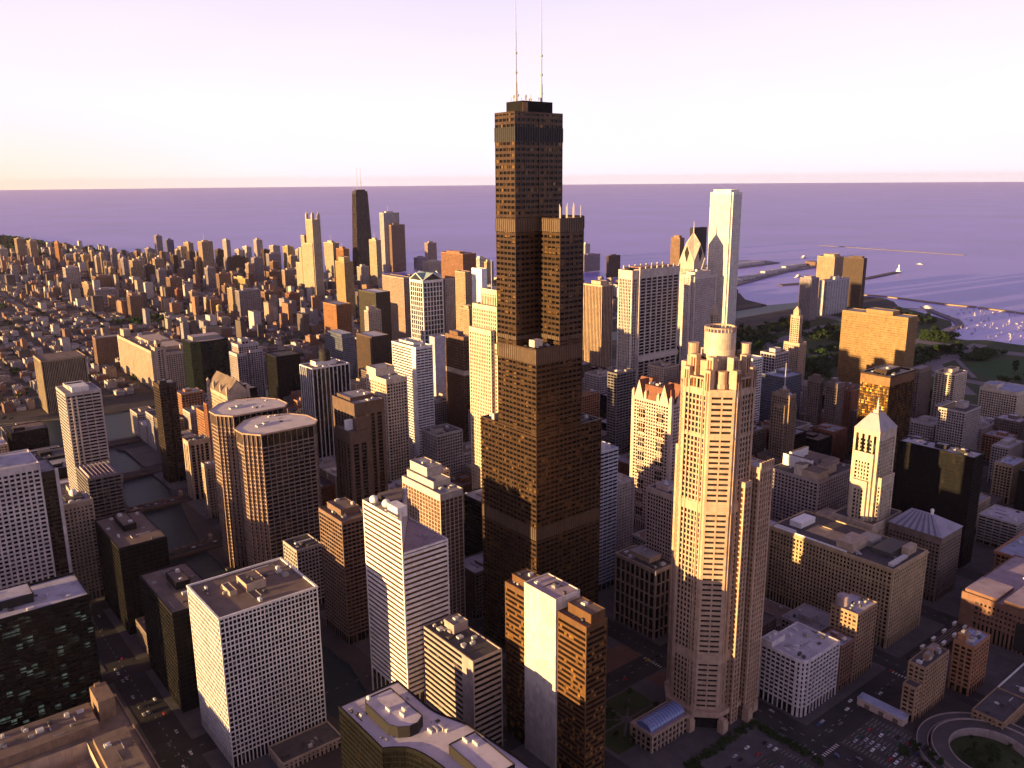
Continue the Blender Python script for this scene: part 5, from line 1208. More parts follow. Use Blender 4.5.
# ------------------------------------------------------------------ wedge-topped white tower
WEDGE = (-141.7, -14.5, 39.0, 54.5, 139, 163.5)
def wedge():
    x0, y0, w, d, h, hh = WEDGE
    root = empty('office_tower', (x0, y0, 0), 'white banded tower with a tall wedge top, two white balls on its roof', 'office tower')
    s = STY['wedge_bands']; P = rect(0, 0, w, d)
    mb = MB(); facade(mb, P, 0, h, dict(s, top=0)); 
    T = [(0, 0), (w, d), (0, d)]
    facade(mb, T, h, hh, dict(s, base=0, top=2.2), edges=(1, 2)); mb.build('wall', s['w'], root)
    gb = MB(); gb.prism(inset(P, .5), 0, h-.5, cap=False); gb.prism(inset(T, .5), h-.5, hh-3, cap=False); gb.build('glazing', s['g'], root)
    # the tall diagonal wall that rises above the lower triangular roof
    cb = MB()
    for k in range(9):
        y = .6+(d-1.8)*k/8; cb.box(.1, y-.5, 0, .9, y+.5, 24)
        x = .6+(w-1.8)*k/8; cb.box(x-.5, .1, 0, x+.5, .9, 24)
    cb.build('arcade', s['w'], root)
    nx, ny = d/math.hypot(w, d), -w/math.hypot(w, d)
    b = MB(); b.poly([(.3, .3, h-1), (w-.3, d-.3, h-1), (w-.3, d-.3, hh+.2), (.3, .3, hh+.2)]); b.poly([(.3-nx*1.4, .9-ny*1.4, hh+.2), (.3, .3, hh+.2), (w-.3, d-.3, hh+.2), (w-1-nx*1.4, d-.6-ny*1.4, hh+.2)][::-1]); b.build('diagonal_wall', 'lavender_panel', root)
    rb = MB(); rb.cap([(.6, .2), (w-.5, .6), (w-.5, d-1)], h-.5); rb.build('lower_roof', 'roof_mauve', root)
    rb = MB(); rb.cap(inset(T, .8), hh-3.2); rb.build('upper_roof', 'roof_tan', root)
    b = MB(); b.box(1.2, -.05, h-1, w+.05, .6, h+.5); b.build('parapet', s['w'], root); b = MB(); b.box(w-.6, .62, h-1, w+.05, d-1, h+.5); b.build('parapet', s['w'], root)
    for (bx, by) in ((4.5, d-9), (7.5, d-22)):
        b = MB(); b.ball(bx, by, hh+1.6, 3.3); b.cyl(bx, by, hh-3.2, hh-1, 1.4, 10); b.build('radome', 'white_paint', root)
    b = MB(); b.box(5, 13, hh-3.2, 13, 27, hh+4.5); b.build('penthouse', 'white_concrete', root)
    b = MB(); b.prism([(12, 28), (19, 29), (32, d-6), (32, d-2), (12, d-2)], hh-3.2, hh+2.6, 0, 1); b.build('penthouse', ['louvre', 'roof_brown'], root)
    units(root, 22, 6, 36, 22, h-.5, 3, 4)
wedge()

# ------------------------------------------------------------------ curved riverside slab
def curved_slab():
    root = empty('office_block', (-5.5, -10.3, 0), 'curved dark glass block with a broad pale roof at the bottom centre', 'office block')
    P = [(-209, -93), (-209, -39), (-165, -39), (-165, -75)]
    for k in range(1, 9):
        t = k/8; P.append((-165+9*math.sin(t*math.pi/2)*t, -75-32*t))
    P += [(-152, -150), (-150, -215), (-188, -215)]
    for k in range(1, 9):
        t = k/8; a = t*math.pi/2; P.append((-188-2+0*t-14*(t**2.2), -150+52*math.sin(a)**.9 if k < 8 else -96))
    P = P[::-1]
    out = [P[0]]
    for p in P[1:]:
        if math.hypot(p[0]-out[-1][0], p[1]-out[-1][1]) > 1.2: out.append(p)
    P = out
    s = dict(STY['black_steel'], g=glass('glass_curve', (.005, .005, .005), (.02, .016, .013), 2.2, 3.8, .08, .25), bay=2.2, fl=3.8, pw=.18, sh=.9, pd=.25, sd=.2, cp=.2, top=2.4)
    mb = MB(); facade(mb, P, 0, 68, s); mb.ring(inset(P, -.1), inset(P, .9), 66.8, 68.5); mb.build('wall', BLACK, root)
    gb = MB(); gb.prism(inset(P, .25), 0, 67.5, cap=False); gb.build('glazing', s['g'], root)
    rb = MB(); rb.cap(inset(P, .8), 67.6); rb.build('roof', rooftop('roof_lavender', (.58, .51, .51), .14), root)
    b = MB(); Q = [(-199, -84), (-196, -90), (-190, -94), (-184, -94), (-178, -90), (-178, -52), (-196, -52), (-199, -56)]
    b.prism(Q, 67.6, 74.5, 0, 1); b.ring(Q, inset(Q, .5), 74.4, 75.2); b.build('penthouse', ['louvre', 'roof_lavender'], root)
    b = MB(); Q = rect(-181, -160, -162, -122); b.prism(Q, 67.6, 74, 0, 1); b.ring(Q, inset(Q, .5), 73.9, 74.7); b.build('penthouse', ['louvre', 'roof_lavender'], root)
    for (x, y, z) in ((-192, -74, 74.5), (-188, -84, 74.5), (-184.5, -81, 74.5), (-178.5, -100, 67.6), (-175, -101, 67.6), (-171.5, -102, 67.6), (-172, -128, 74), (-169, -134, 74)):
        b = MB(); b.box(x, y, z, x+1.1, y+5, z+2, 0); b.build('roof_unit', 'unit_pale', root)
    b = MB(); b.ball(-195.5, -54.5, 76.4, 1.5, 10, 6); b.cyl(-195.5, -54.5, 74.4, 75.5, .4, 6); b.build('radome', 'white_paint', root)
    units(root, -207, -90, -200, -45, 67.6, 6, 21, .7); units(root, -176, -110, -166, -55, 67.6, 5, 22, .7); units(root, -186, -205, -156, -165, 67.6, 7, 25)
curved_slab()

# ------------------------------------------------------------------ octagonal twins
for k, (x0, y0, x1, y1, h, lab) in enumerate(((-146, 243, -73, 304, 164, 'nearer of the two octagonal brown gridded towers with flat pink roofs'), (-144, 316, -71, 377, 166, 'farther of the two octagonal brown gridded towers with flat pink roofs'))):
    root = empty('octagonal_tower', (x0, y0, 0), lab, 'office tower', 'octagonal twin towers')
    w, d = x1-x0, y1-y0
    O = [(11, 0), (65, 0), (73, 11), (73, 33), (62, 51), (34, 61), (18, 55), (0, 33), (0, 16)]
    P = O[:]+[(2.6, 16), (2.6, 12.2), (5.2, 12.2), (5.2, 8.2), (7.9, 8.2), (7.9, 4.2), (11, 4.2)]
    s = dict(STY['octagon']); mb = MB(); m2 = MB(); facade(mb, P, 0, h-9, s, edges=(0, 1, 2, 3, 4, 5)); facade(m2, P, 0, h-9, dict(STY['octagon_sunlit']), edges=tuple(range(6, 16)))  # west edges take a lighter, warmer granite that paints in their sunlight
    tall = dict(s, sh=0, base=0, fl=9); facade(mb, P, h-9, h, tall, edges=(0, 1, 2, 3, 4, 5)); facade(m2, P, h-9, h, dict(tall, bay=3.4), edges=tuple(range(6, 16)))
    O = inset(O, -1.2)
    mb.build('wall', s['w'], root); m2.build('serrated_wall', GRAN, root)
    gb = MB(); gb.prism(inset(P, .85), 0, h-.2, cap=False); gb.build('glazing', s['g'], root)
    b = MB(); b.prism(O, h, h+.9, 0, 1); b.ring(O, inset(O, .8), h+.85, h+1.5); b.build('roof', ['warm_granite', rooftop('roof_pink', (.62, .53, .46), .12)], root)
    for (ux, uy) in ((w*.25, d*.4), (w*.37, d*.47)):
        b = MB(); b.box(ux, uy, h+.8, ux+7, uy+6, h+2.2); b.build('roof_unit', 'unit_pale', root)
        b = MB()
        for j in range(3): b.cyl(ux+1.6+j*2, uy+3, h+2.2, h+2.7, .8, 8)
        b.build('roof_fan', 'unit_dark', root)
    units(root, w*.5, d*.2, w*.9, d*.9, h+.8, 4, 31+k, .8)

# ------------------------------------------------------------------ red-gabled granite tower
def gabled():
    x0, y0, w, d, h = 262, 85, 30, 58.5, 155
    root = empty('office_tower', (x0, y0, 0), 'pink granite tower with a red roof of pointed gables', 'office tower')
    s = dict(w=wall('blush_granite', (.56, .43, .36)), g=g('ga', 2.2, 3.9, light=(.15, .1, .09)), bay=3.6, fl=3.9, pw=1.2, sh=1.7, pd=.5, sd=.42, top=3, base=8, cp=4.5)
    mass(root, rect(0, 0, w, d), 0, h, s, 'roof_brown')
    for y in (11, 38):
        gb = MB(); wb = MB()
                                         # tall grouped bays on the western face
        for k in range(8): gb.box(-.16, y, 14+k*17, .1, y+9, 14+k*17+12)
        for j in (3, 6): wb.box(-.32, y+j-.3, 10, .1, y+j+.3, h-6)
        for k in range(24): wb.box(-.24, y, 14+k*5.6, .1, y+9, 15+k*5.6)
        gb.build('bay_window', s['g'], root); wb.build('bay_mullion', s['w'], root)
    rb = MB(); gw = MB(); H = 21
    def gable(p, q, inward):
        m_ = ((p[0]+q[0])/2, (p[1]+q[1])/2); c = (m_[0]+inward[0], m_[1]+inward[1])
        gw.poly([(*p, h-.5), (*q, h-.5), (*m_, h+H)])
        rb.poly([(*m_, h+H), (c[0], c[1], h+H), (p[0]+inward[0], p[1]+inward[1], h), (*p, h)]); rb.poly([(*q, h), (q[0]+inward[0], q[1]+inward[1], h), (c[0], c[1], h+H), (*m_, h+H)])
    for (a, c) in ((18, 4), (d-4, d-18)): gable((-.1, a if a > c else c), (-.1, c if a > c else a), (w*.5, 0))
    gable((w+.1, 4), (w+.1, 18), (-w*.5, 0)); gable((w+.1, d-18), (w+.1, d-4), (-w*.5, 0))
    gable((7, -.1), (w-7, -.1), (0, d*.3)); gable((w-7, d+.1), (7, d+.1), (0, -d*.3))
    rb.prism(rect(1.5, 1.5, w-1.5, d-1.5), h, h+15, P2=rect(7, 7, w-7, d-7))
    red = wall('red_roof', (.21, .085, .05)); rb.build('gabled_roof', red, root); gw.build('gable_wall', s['w'], root)
    for (px_, py_) in ((1.8, 1.8), (w-1.8, 1.8), (1.8, d-1.8), (w-1.8, d-1.8), (1.8, 20), (1.8, d-20)):
        b = MB(); b.box(px_-1.7, py_-1.7, h-.5, px_+1.7, py_+1.7, h+7); b.prism(rect(px_-1.7, py_-1.7, px_+1.7, py_+1.7), h+7, h+10, P2=rect(px_-.2, py_-.2, px_+.2, py_+.2)); b.build('pinnacle', s['w'], root)
    units(root, 8, 8, w-8, d-8, h+14.5, 5, 77)
gabled()

# ------------------------------------------------------------------ pyramid-topped exchange tower and its neighbour
def exchange():
    x0, y0, w, d, h = 332, -113, 33, 26, 156
    root = empty('exchange_tower', (x0, y0, 0), 'pale stone setback tower with a pyramid roof and a small statue on top', 'office tower')
    s = dict(w=wall('bright_limestone', (.56, .46, .34)), g=g('ex', 2, 3.9), bay=3.2, fl=3.9, pw=1.5, sh=1.4, pd=.7, sd=.3, top=9, base=6, cp=3)
    mass(root, rect(0, 0, w, d), 0, h, s); mass(root, rect(-3, 3, w+4, d-2.5), 0, h-22, s); mass(root, rect(-6, 5.5, w+7, d-5), 0, h-50, s); mass(root, rect(4, -4, w-4, -.1), 0, h-46, s)
    mass(root, rect(-10, -7, w+14, d+10), 0, 66, s, 'roof_dark'); mass(root, rect(-13, d+10.1, 8, 52), 0, 62, s, 'roof_tan')
    b = MB(); cx, cy = w/2, d/2
    b.prism(rect(-.5, -.5, w+.5, d+.5), h+.4, h+15, P2=rect(cx-5.5, cy-4, cx+5.5, cy+4)); b.build('pyramid_roof', rooftop('roof_lead', (.40, .36, .37), .1), root)
    b = MB(); b.box(cx-3.2, cy-2.6, h+15, cx+3.2, cy+2.6, h+18); b.cyl(cx, cy, h+18, h+21, 1.5, 10, 1.1); b.cyl(cx, cy, h+21, h+28, 1.2, 10, .8); b.ball(cx, cy, h+29.2, .9, 8, 6); b.build('statue', 'bronze_statue', root)
    b = MB()
    for k in range(4): b.box(-.4, 3+k*6, h-30, .15, 5.4+k*6, h-4)
    b.build('tall_window', s['g'], root)
    r2_ = empty('trading_hall', (343, -176, 0), 'broad block with a striped lavender hipped roof beside the pyramid topped tower', 'trading hall')
    w, d, h = 43, 51, 66
    mass(r2_, rect(0, 0, w, d), 0, h, STY['masonry_brown'], 'roof_mauve')
    b = MB(); b.prism(rect(-.8, -.8, w+.8, d+.8), h+.45, h+12, P2=rect(w*.46, d*.35, w*.54, d*.8)); b.build('hipped_roof', rooftop('roof_violet', (.34, .32, .38), .08), r2_)
    b = MB()
    for k in range(7):
        y = 4+k*6.4
        b.quad((-.9, y, h+.62), (-.9, y+2.6, h+.62), (w*.46, d*.36+(y+2.6)/d*d*.42, h+12.1), (w*.46, d*.36+y/d*d*.42, h+12.1))
    b.build('roof_glazing', 'skylight_dim', r2_)
    b = MB(); b.cyl(w*.5, d*.4, h+11.8, h+15, 1.4, 10); b.ball(w*.5, d*.4, h+16, 1.8, 10, 6); b.build('vent_ball', 'white_paint', r2_)
plain('skylight_dim', (.13, .14, .21), .4)
exchange()

# ------------------------------------------------------------------ far landmarks
def taper():
    x0, y0 = 1193, 2467; root = empty('tapering_tower', (x0, y0, 0), 'tapering black tower with cross braces and white aerials far off by the lake', 'skyscraper')
    w, d, h = 76, 42, 352; w2, d2, ox, oy = 50, 29, 13, 6.5
    B0, T0 = rect(0, 0, w, d), rect(ox, oy, ox+w2, oy+d2)
    bk = wall('black_taper', (.05, .034, .03), .45, .3)
    b = MB(); b.prism(B0, 0, h, P2=T0); b.build('glazing', glass('glass_taper', (.03, .022, .02), (.09, .065, .06), 6, 3.6, .3, .3), root)
    def lerp(u, v, z):   # point on the south (v=0) or west face
        t = z/h; return u, t
    f = MB(); n = 6
    for k in range(n):
        for zz in (0,):
            z0, z1 = h*k/n*.98, h*(k+1)/n*.98
            def sp(u, z): t = z/h; return (ox*t+u*(w+(w2-w)*t), oy*t-.5, z)
            def wp(u, z): t = z/h; return (ox*t-.5, oy*t+u*(d+(d2-d)*t), z)
            for fn in (sp, wp):
                f.bar(fn(0, z0), fn(1, z1), 1.1, 5); f.bar(fn(1, z0), fn(0, z1), 1.1, 5); f.bar(fn(0, z1), fn(1, z1), 1.2, 5)
                for u in (0, .25, .5, .75, 1): f.bar(fn(u, z0), fn(u, z1), .9, 4)
    f.build('brace', bk, root)
    b = MB(); b.box(ox+6, oy+5, h-.3, ox+w2-6, oy+d2-5, h+9); b.ring(T0, inset(T0, 1), h-.2, h+3); b.build('penthouse', bk, root)
    for u in (.3, .62):
        b = MB(); b.bar((ox+w2*u, oy+d2/2, h+9), (ox+w2*u, oy+d2/2, h+40), 1.3); b.bar((ox+w2*u, oy+d2/2, h+40), (ox+w2*u, oy+d2/2, h+90), .7); b.build('antenna', 'mast_white', root)
taper()
def lantern():
    x0, y0 = 855, 2145; root = empty('hotel_tower', (x0, y0, 0), 'cream tower with four lantern turrets far off left of the tapering black tower', 'hotel tower')
    s = STY['far_cream']; w, d = 30, 50; h = 270
    mass(root, rect(0, 0, w, d), 0, h, s, 'roof_tan'); mass(root, rect(-3, 4, w+3, d+14), 0, 190, s, 'roof_tan'); mass(root, rect(-2, d+14, w, d+40), 0, 215, s, 'roof_tan'); mass(root, rect(-4, d+40, w, d+58), 0, 172, s, 'roof_tan'); mass(root, rect(-3, d+58, w, d+90), 0, 120, s, 'roof_tan')
    for (x, y) in ((4, 4), (w-4, 4), (4, d-4), (w-4, d-4)):
        b = MB(); b.box(x-4, y-4, h-.4, x+4, y+4, h+14); b.prism(rect(x-4, y-4, x+4, y+4), h+14, h+24, P2=rect(x-.5, y-.5, x+.5, y+.5)); b.build('lantern_turret', s['w'], root)
lantern()
def diamond():
    x0, y0 = 1091, 728; root = empty('office_tower', (x0, y0, 0), 'stone tower with a sharp diamond peak and a needle spire', 'office tower')
    s = dict(STY['far_tan'], w=wall('diamond_granite', (.50, .40, .33)), cp=5, top=2); w, d, h = 42, 42, 196
    mass(root, rect(0, 0, w, d), 0, h, s); mass(root, rect(-5, 9, w+5, d-9), 0, h-16, s); mass(root, rect(9, -5, w-9, d+5), 0, h-16, s)
    cx = w/2; Z1, Z2 = 222, 276
    b = MB(); gb = MB()
    for k in range(4):
        c, s_ = math.cos(k*math.pi/2), math.sin(k*math.pi/2)
        def rp(x, y, z): x -= cx; y -= cx; return (cx+x*c-y*s_, cx+x*s_+y*c, z)
        # face with a gable; folded planes climb to the apex
        b.poly([rp(0, 0, h-1), rp(w, 0, h-1), rp(w, 0, Z1-10), rp(cx, 0, Z2-26), rp(0, 0, Z1-10)])
        b.poly([rp(0, 0, Z1-10), rp(cx, 0, Z2-26), rp(cx, cx, Z2)]); b.poly([rp(cx, 0, Z2-26), rp(w, 0, Z1-10), rp(cx, cx, Z2)])
        gb.poly([rp(cx, -.3, Z1-14), rp(cx+7, -.3, Z1+8), rp(cx, -.3, Z2-29), rp(cx-7, -.3, Z1+8)])
    b.build('peak', s['w'], root); gb.build('diamond_louvre', 'louvre', root)
    b = MB(); b.cyl(cx, cx, Z2-2, Z2+24, 1.6, 8, .4); b.build('spire', 'mast_white', root)
diamond()
def green_curve():
    root = empty('office_tower', (0, 860, 0), 'dark green glass tower with a curved front by the river', 'office tower')
    P = [(6, 0), (20, -6), (36, -8), (52, -6), (66, 0), (66, 38), (6, 38)]
    s = dict(STY['black_steel'], w=DKGRN, g=glass('glass_green', (.006, .009, .008), (.02, .024, .02), 3, 3.8, .2, .2), sh=.7, pw=.15, pd=.2, sd=.16, cp=.2)
    mass(root, P, 0, 146, s, 'roof_mauve')
    b = MB(); b.ring(inset(P, -.3), inset(P, .4), 62, 66); b.build('belt_course', 'louvre', root)
    b = MB(); b.box(14, 10, 145.4, 58, 34, 152, 0, 1); b.build('penthouse', ['far_green_box', 'roof_mauve'], root)
plain('far_green_box', (.25, .24, .2))
green_curve()
def station():
    root = empty('station_building', (-420, -58, 0), 'low brown stone station block with a light court in the bottom left corner', 'station')
    w, d, h = 111, 178, 30; s = dict(STY['masonry_tan'], w=wall('soot_brown_stone', (.22, .15, .105))); P = rect(0, 0, w, d)
    mb = MB(); facade(mb, P, 0, h, s); mb.ring(inset(P, .03), inset(P, 1), h-1, h+.6); mb.build('wall', s['w'], root)
    gb = MB(); gb.prism(inset(P, .45), 0, h-1, cap=False); gb.build('glazing', s['g'], root)
    rb = MB(); c = rect(16, 30, w-30, d-44); I = inset(P, .9)
    for q in (rect(.9, .9, w-.9, 30), rect(.9, d-44, w-.9, d-.9), rect(.9, 30, 16, d-44), rect(w-30, 30, w-.9, d-44)): rb.cap(q, h-.5)
    rb.build('roof', 'roof_brown', root)
    b = MB(); b.prism(c[::-1], h-14, h-.4, cap=False); b.cap(c, h-14); b.build('light_court', 'tan_stone', root)
    b = MB(); b.box(26, 40, h-14, w-40, d-56, h-6); b.build('concourse_roof', 'roof_brown', root)
    b = MB(); b.box(w-17, d-26, h-.6, w-6, d-2, h+14); b.box(w-14, d-6, h+14, w-10, d-3, h+16); b.build('stair_tower', 'soot_brown_stone', root)
    b = MB(); b.box(20, d-38, h-.6, w-20, d-8, h+6, 0, 1); b.build('attic_storey', ['soot_brown_stone', 'roof_brown'], root)
    b = MB(); b.box(w-27, 36, h-.6, w-6, d-50, h+4, 0, 1); b.build('attic_storey', ['soot_brown_stone', 'roof_brown'], root)
    units(root, 22, d-36, w-22, d-10, h+6, 14, 51); units(root, 4, 2, w-6, 28, h-.5, 14, 52); units(root, w-26, 38, w-8, d-52, h+4, 8, 53)
station()
for (nm, lab, x, y, w, d, h, stn) in (('annexe', 'low brown annexe at the foot of the white concrete grid tower', -236, -2, 46, 24, 7, 'masonry_tan'),
                                     ('corner_store', 'small tan building with an arched front beside the curved ramp', 182, -299, 44, 22, 11, 'brick_tan'),
                                     ('parking_deck', 'low white striped parking deck at the lower right edge', 228, -300, 60, 24, 9, 'white_bands')):
    root = empty(nm, (x, y, 0), lab, nm.replace('_', ' ')); mass(root, rect(0, 0, w, d), 0, h, dict(STY[stn], base=3, top=1.5), 'roof_dark'); units(root, 2, 2, w-2, d-2, h-.6, 4, x)
root = empty('postal_shade_hall', (-300, -420, 0), 'massive stone hall below the bottom edge of the view, added to shade the lower right', 'hall'); mass(root, rect(0, 0, 78, 248), 0, 90, STY['masonry_tan'], 'roof_dark')  # unseen hall, put in and stretched so its shadow covers the lower right
root = empty('shed', (138, -248, 0), 'long narrow shed with a pinkish white wall in the car park', 'shed')
b = MB(); b.box(0, 0, 0, 7.5, 36, 6); b.build('wall', 'pink_granite', root); b = MB(); b.quad((-.4, -.4, 5.9), (7.9, -.4, 7.2), (7.9, 36.4, 7.2), (-.4, 36.4, 5.9)); b.quad((7.9, -.4, 7.2), (7.9, -.4, 5.8), (7.9, 36.4, 5.8), (7.9, 36.4, 7.2)); b.poly([(0, -.02, 5.9), (7.5, -.02, 5.9), (7.5, -.02, 7.1)]); b.build('roof', 'roof_blue', root)
b = MB()
for k in range(3): b.box(-.06, 4+k*11, 0, .1, 8+k*11, 3.6)
b.build('shutter', 'roof_brown', root)
root = empty('billboard_block', (-100, 1148, 0), 'small block carrying a green and white sign beside the square tan hall', 'block')
mass(root, rect(0, 0, 14, 14), 0, 62, STY['far_dark'], 'roof_pale'); b = MB(); b.box(-.4, -.6, 58, 14, -.1, 80); b.build('sign_board', 'white_paint', root)
plain('sign_green', (.03, .35, .16), .5)
b = MB(); b.box(3, -.9, 63, 11, -.62, 67); b.box(3, -.9, 63, 5, -.62, 76); b.box(3, -.9, 73, 11, -.62, 76); b.box(9, -.9, 68, 11, -.62, 73); b.build('sign_emblem', 'sign_green', root)

# ------------------------------------------------------------------ far towers, mid-rise infill, low blocks
NUM = ['first', 'second', 'third', 'fourth', 'fifth', 'sixth', 'seventh', 'eighth', 'ninth', 'tenth', 'eleventh', 'twelfth', 'thirteenth', 'fourteenth', 'fifteenth', 'sixteenth', 'seventeenth', 'eighteenth', 'nineteenth', 'twentieth']+['twenty-'+q for q in ('first', 'second', 'third', 'fourth', 'fifth', 'sixth', 'seventh', 'eighth')]
WORD = dict(tan='tan', pale='pale', brown='brown', pink='pinkish', orange='orange', grey='grey', blue='blue grey', white='white', dark='dark', gold='golden', cream='cream', whitestone='white stone', browntower='plain brown', red='red')
FST = dict(tan='far_tan', pale='far_pale', brown='far_brown', pink='far_pink', orange='far_orange', grey='far_grey', blue='far_blue', white='far_white', dark='far_darkbrown', gold='far_gold', cream='far_cream', whitestone='far_whitestone', browntower='far_browntower', red='far_red')
cnt = {}
for i, (x, y, w, d, h, c) in enumerate(FAR):
    k = cnt.get(c, 0); cnt[c] = k+1
    kind = 'slab' if max(w, d) > 2.2*min(w, d) else 'tower'
    lab = f"{WORD[c]} apartment {kind}, {NUM[k]} {WORD[c]} one from the left in the distant lakefront skyline"
    root = empty('apartment_tower', (x, y, 0), lab, 'apartment tower', 'towers of the distant lakefront skyline')
    s = STY[FST[c]]; rr = random.Random(i)
    mass(root, rect(0, 0, w, d), 0, h, dict(s, bay=6, fl=5.2 if h > 60 else 4), rr.choice(['roof_grey', 'roof_pale', 'roof_brown', 'roof_pale']))
    b = MB(); b.box(w*.25, d*.3, h-.6, w*.7, d*.75, h+rr.uniform(3, 8)); b.build('penthouse', s['w'], root)
    if h > 120: b = MB(); b.bar((w*.4, d*.5, h+3), (w*.4, d*.5, h+rr.uniform(14, 30)), .8, 5); b.build('mast', 'mast_white', root)
MIDW = dict(b=('brown', 'masonry_brown'), t=('tan', 'masonry_tan'), r=('red brick', 'far_red'), g=('grey', 'grey_grid'), d=('dark', 'dark_steel'), o=('orange brick', 'brick_orange'), w=('pale', 'far_pale'))
for i, (x, y, w, d, h, c) in enumerate(MID):
    nm, sk = MIDW[c]; rr = random.Random(i+500)
    where = 'between the downtown towers' if y < 950 else 'north of the river'
    root = empty('city_block', (x, y, 0), f"{nm} walled mid-rise block packed in {where}", 'mid-rise block', f"{nm} mid-rise blocks {where}")
    s = STY[sk]; rf = rr.choice(['roof_grey', 'roof_brown', 'roof_dark', 'roof_pale', 'roof_grey'])
    mass(root, rect(0, 0, w, d), 0, h, dict(s, top=min(s['top'], 2.5), base=min(s['base'], 4)), rf)
    b = MB(); a, c2 = rr.uniform(.1, .5), rr.uniform(.1, .5); b.box(w*a, d*c2, h-.6, w*(a+.3), d*(c2+.35), h+rr.uniform(2.5, 5), 0, 1); b.build('penthouse', [s['w'], rf], root)
    if y < 700: units(root, 1, 1, w-1, d-1, h-.6, 3, i+900)

LW = [('brick', (.17, .10, .08)), ('tan', (.30, .235, .185)), ('pale', (.46, .41, .38)), ('brown', (.11, .085, .075)), ('grey', (.24, .22, .23)), ('orange', (.26, .145, .09))]
for n_, c in LW: wall('low_'+n_, c)
def low_mesh(n_, rf):
    b = MB(); b.box(-.5, -.5, 0, .5, .5, 1, 0, 1); b.box(-.3, -.2, 1, .05, .25, 1.18, 0, 1); b.box(.15, .1, 1, .35, .4, 1.1, 0, 1)
    b.ring(rect(-.5, -.5, .5, .5), rect(-.46, -.46, .46, .46), .99, 1.05)
    return b.mesh('low_block', ['low_'+n_, rf])
rooftop('roof_low', (.20, .175, .185)); rooftop('roof_tar', (.11, .095, .095)); rooftop('roof_soot', (.14, .115, .105))
LM = {(n_, rf): low_mesh(n_, rf) for n_, c in LW for rf in ('roof_tar', 'roof_soot', 'roof_low', 'roof_dark')}
keys = list(LM); stuff = {}
def in_poly(P, x, y):
    r_ = False
    for i in range(len(P)):
        (x1, y1), (x2, y2) = P[i-1], P[i]
        if (y1 > y) != (y2 > y) and x < (x2-x1)*(y-y1)/(y2-y1)+x1: r_ = not r_
    return r_
FOOT = [(r[2], r[3], r[4], r[5]) for r in BUILDINGS]+[f[:4] for f in FAR]+[f[:4] for f in MID]+[(1193, 2467, 76, 42), (852, 2141, 36, 150), (0, 850, 70, 50), (-100, 1148, 14, 14)]
GREEN = [(720, 2870, 830, 3120), (200, 2000, 330, 2150), (420, 3300, 620, 3420), (-150, 2500, 20, 2720), (-320, 3050, -120, 3300), (640, 2440, 760, 2520)]
def clear(x, y, w, d, mg=8):
    for (a, b_, c, e) in FOOT:
        if a-mg < x+w and x < a+c+mg and b_-mg < y+d and y < b_+e+mg: return False
    for (a, b_, c, e) in GREEN:
        if a < x+w and x < c and b_ < y+d and y < e: return False
    return True
def visible(x, y, z=8):
    v = Vector((x, y, z))-CAM; t = v.dot(fw)
    if t < 10: return None
    px, py = 512+FPX*v.dot(r2)/t, 384-FPX*v.dot(u2)/t
    return (px, py) if -15 < px < 1040 and -10 < py < 790 else None
lots = []
y = 1180
while y < 6400:
    step = 92+((int(y)*7) % 18)
    x = -1500
    while x < 1900:
        bx = 112
        nx, ny = rnd.choice((3, 4, 5, 5)), rnd.choice((2, 3, 3))
        if y > 4200: nx, ny = 4, 2
        for i in range(nx):
            for j in range(ny):
                w, d = (bx-18)/nx-rnd.uniform(1, 9), (step-16)/ny-rnd.uniform(2, 14)
                lx, ly = x+9+i*(bx-18)/nx, y+8+j*(step-16)/ny
                if rnd.random() < .24: continue
                if not in_poly(NORTH, lx+w+25, ly) or not in_poly(NORTH, lx, ly): continue
                if not clear(lx, ly, w, d) or not visible(lx, ly): continue
                if ly > 5200 and lx > -100 and rnd.random() < .85: continue
                hh = rnd.choice((5, 6, 7, 8, 9, 10, 12, 15)) if rnd.random() > .07 else rnd.uniform(18, 32)
                if x > 700 and y < 3300 and rnd.random() < .3: hh = rnd.uniform(18, 48)
                if lx > 100+(3000-ly)*.1 and 1500 < ly < 5200 and rnd.random() < .2: hh = rnd.uniform(22, 62)
                lots.append((lx, ly, w, d, hh, keys[rnd.randrange(len(keys))]))
        x += bx
    y += step
y = 430
while y < 1900:           # west side of the river
    x = -900
    while x < -440:
        for i in range(2):
            w, d = rnd.uniform(30, 44), rnd.uniform(28, 40); lx, ly = x+i*50, y
            if in_poly(WEST, lx+w+40, ly+d) and clear(lx, ly, w, d) and visible(lx, ly): lots.append((lx, ly, w, d, rnd.choice((10, 14, 18, 24)), keys[rnd.randrange(len(keys))]))
        x += 118
    y += 70
lots.sort(key=lambda t: (t[0]-CAM.x)**2+(t[1]-CAM.y)**2)
LG = 'low blocks of the neighbourhoods north of the river'
for i, (x, y, w, d, h, k) in enumerate(lots):
    if i < 290:
        o = bpy.data.objects.new('low_block', LM[k]); COL.objects.link(o); o.location = (x+w/2, y+d/2, 0); o.scale = (w, d, h)
        tag(o, f"small low {k[0]} block among the street grid beyond the river", 'low block', f"low {k[0]} blocks beyond the river")
    else:
        b = stuff.setdefault(k, MB()); b.box(x, y, 0, x+w, y+d, h, 0, 1)
        if i % 2: b.box(x+w*.2, y+d*.3, h, x+w*.5, y+d*.6, h+2.5, 0, 1)
allb = MB(); allm = []
for k, b in stuff.items():
    mi = []
    for nme in ('low_'+k[0], k[1]):
        if nme not in allm: allm.append(nme)
        mi.append(allm.index(nme))
    o0 = len(allb.v); allb.v += b.v; allb.f += [tuple(q+o0 for q in f) for f in b.f]; allb.m += [mi[q] for q in b.m]
o = allb.build('distant_houses', allm); o["kind"] = 'stuff'; tag(o, 'mass of small houses spreading to the distant lakefront', 'houses')

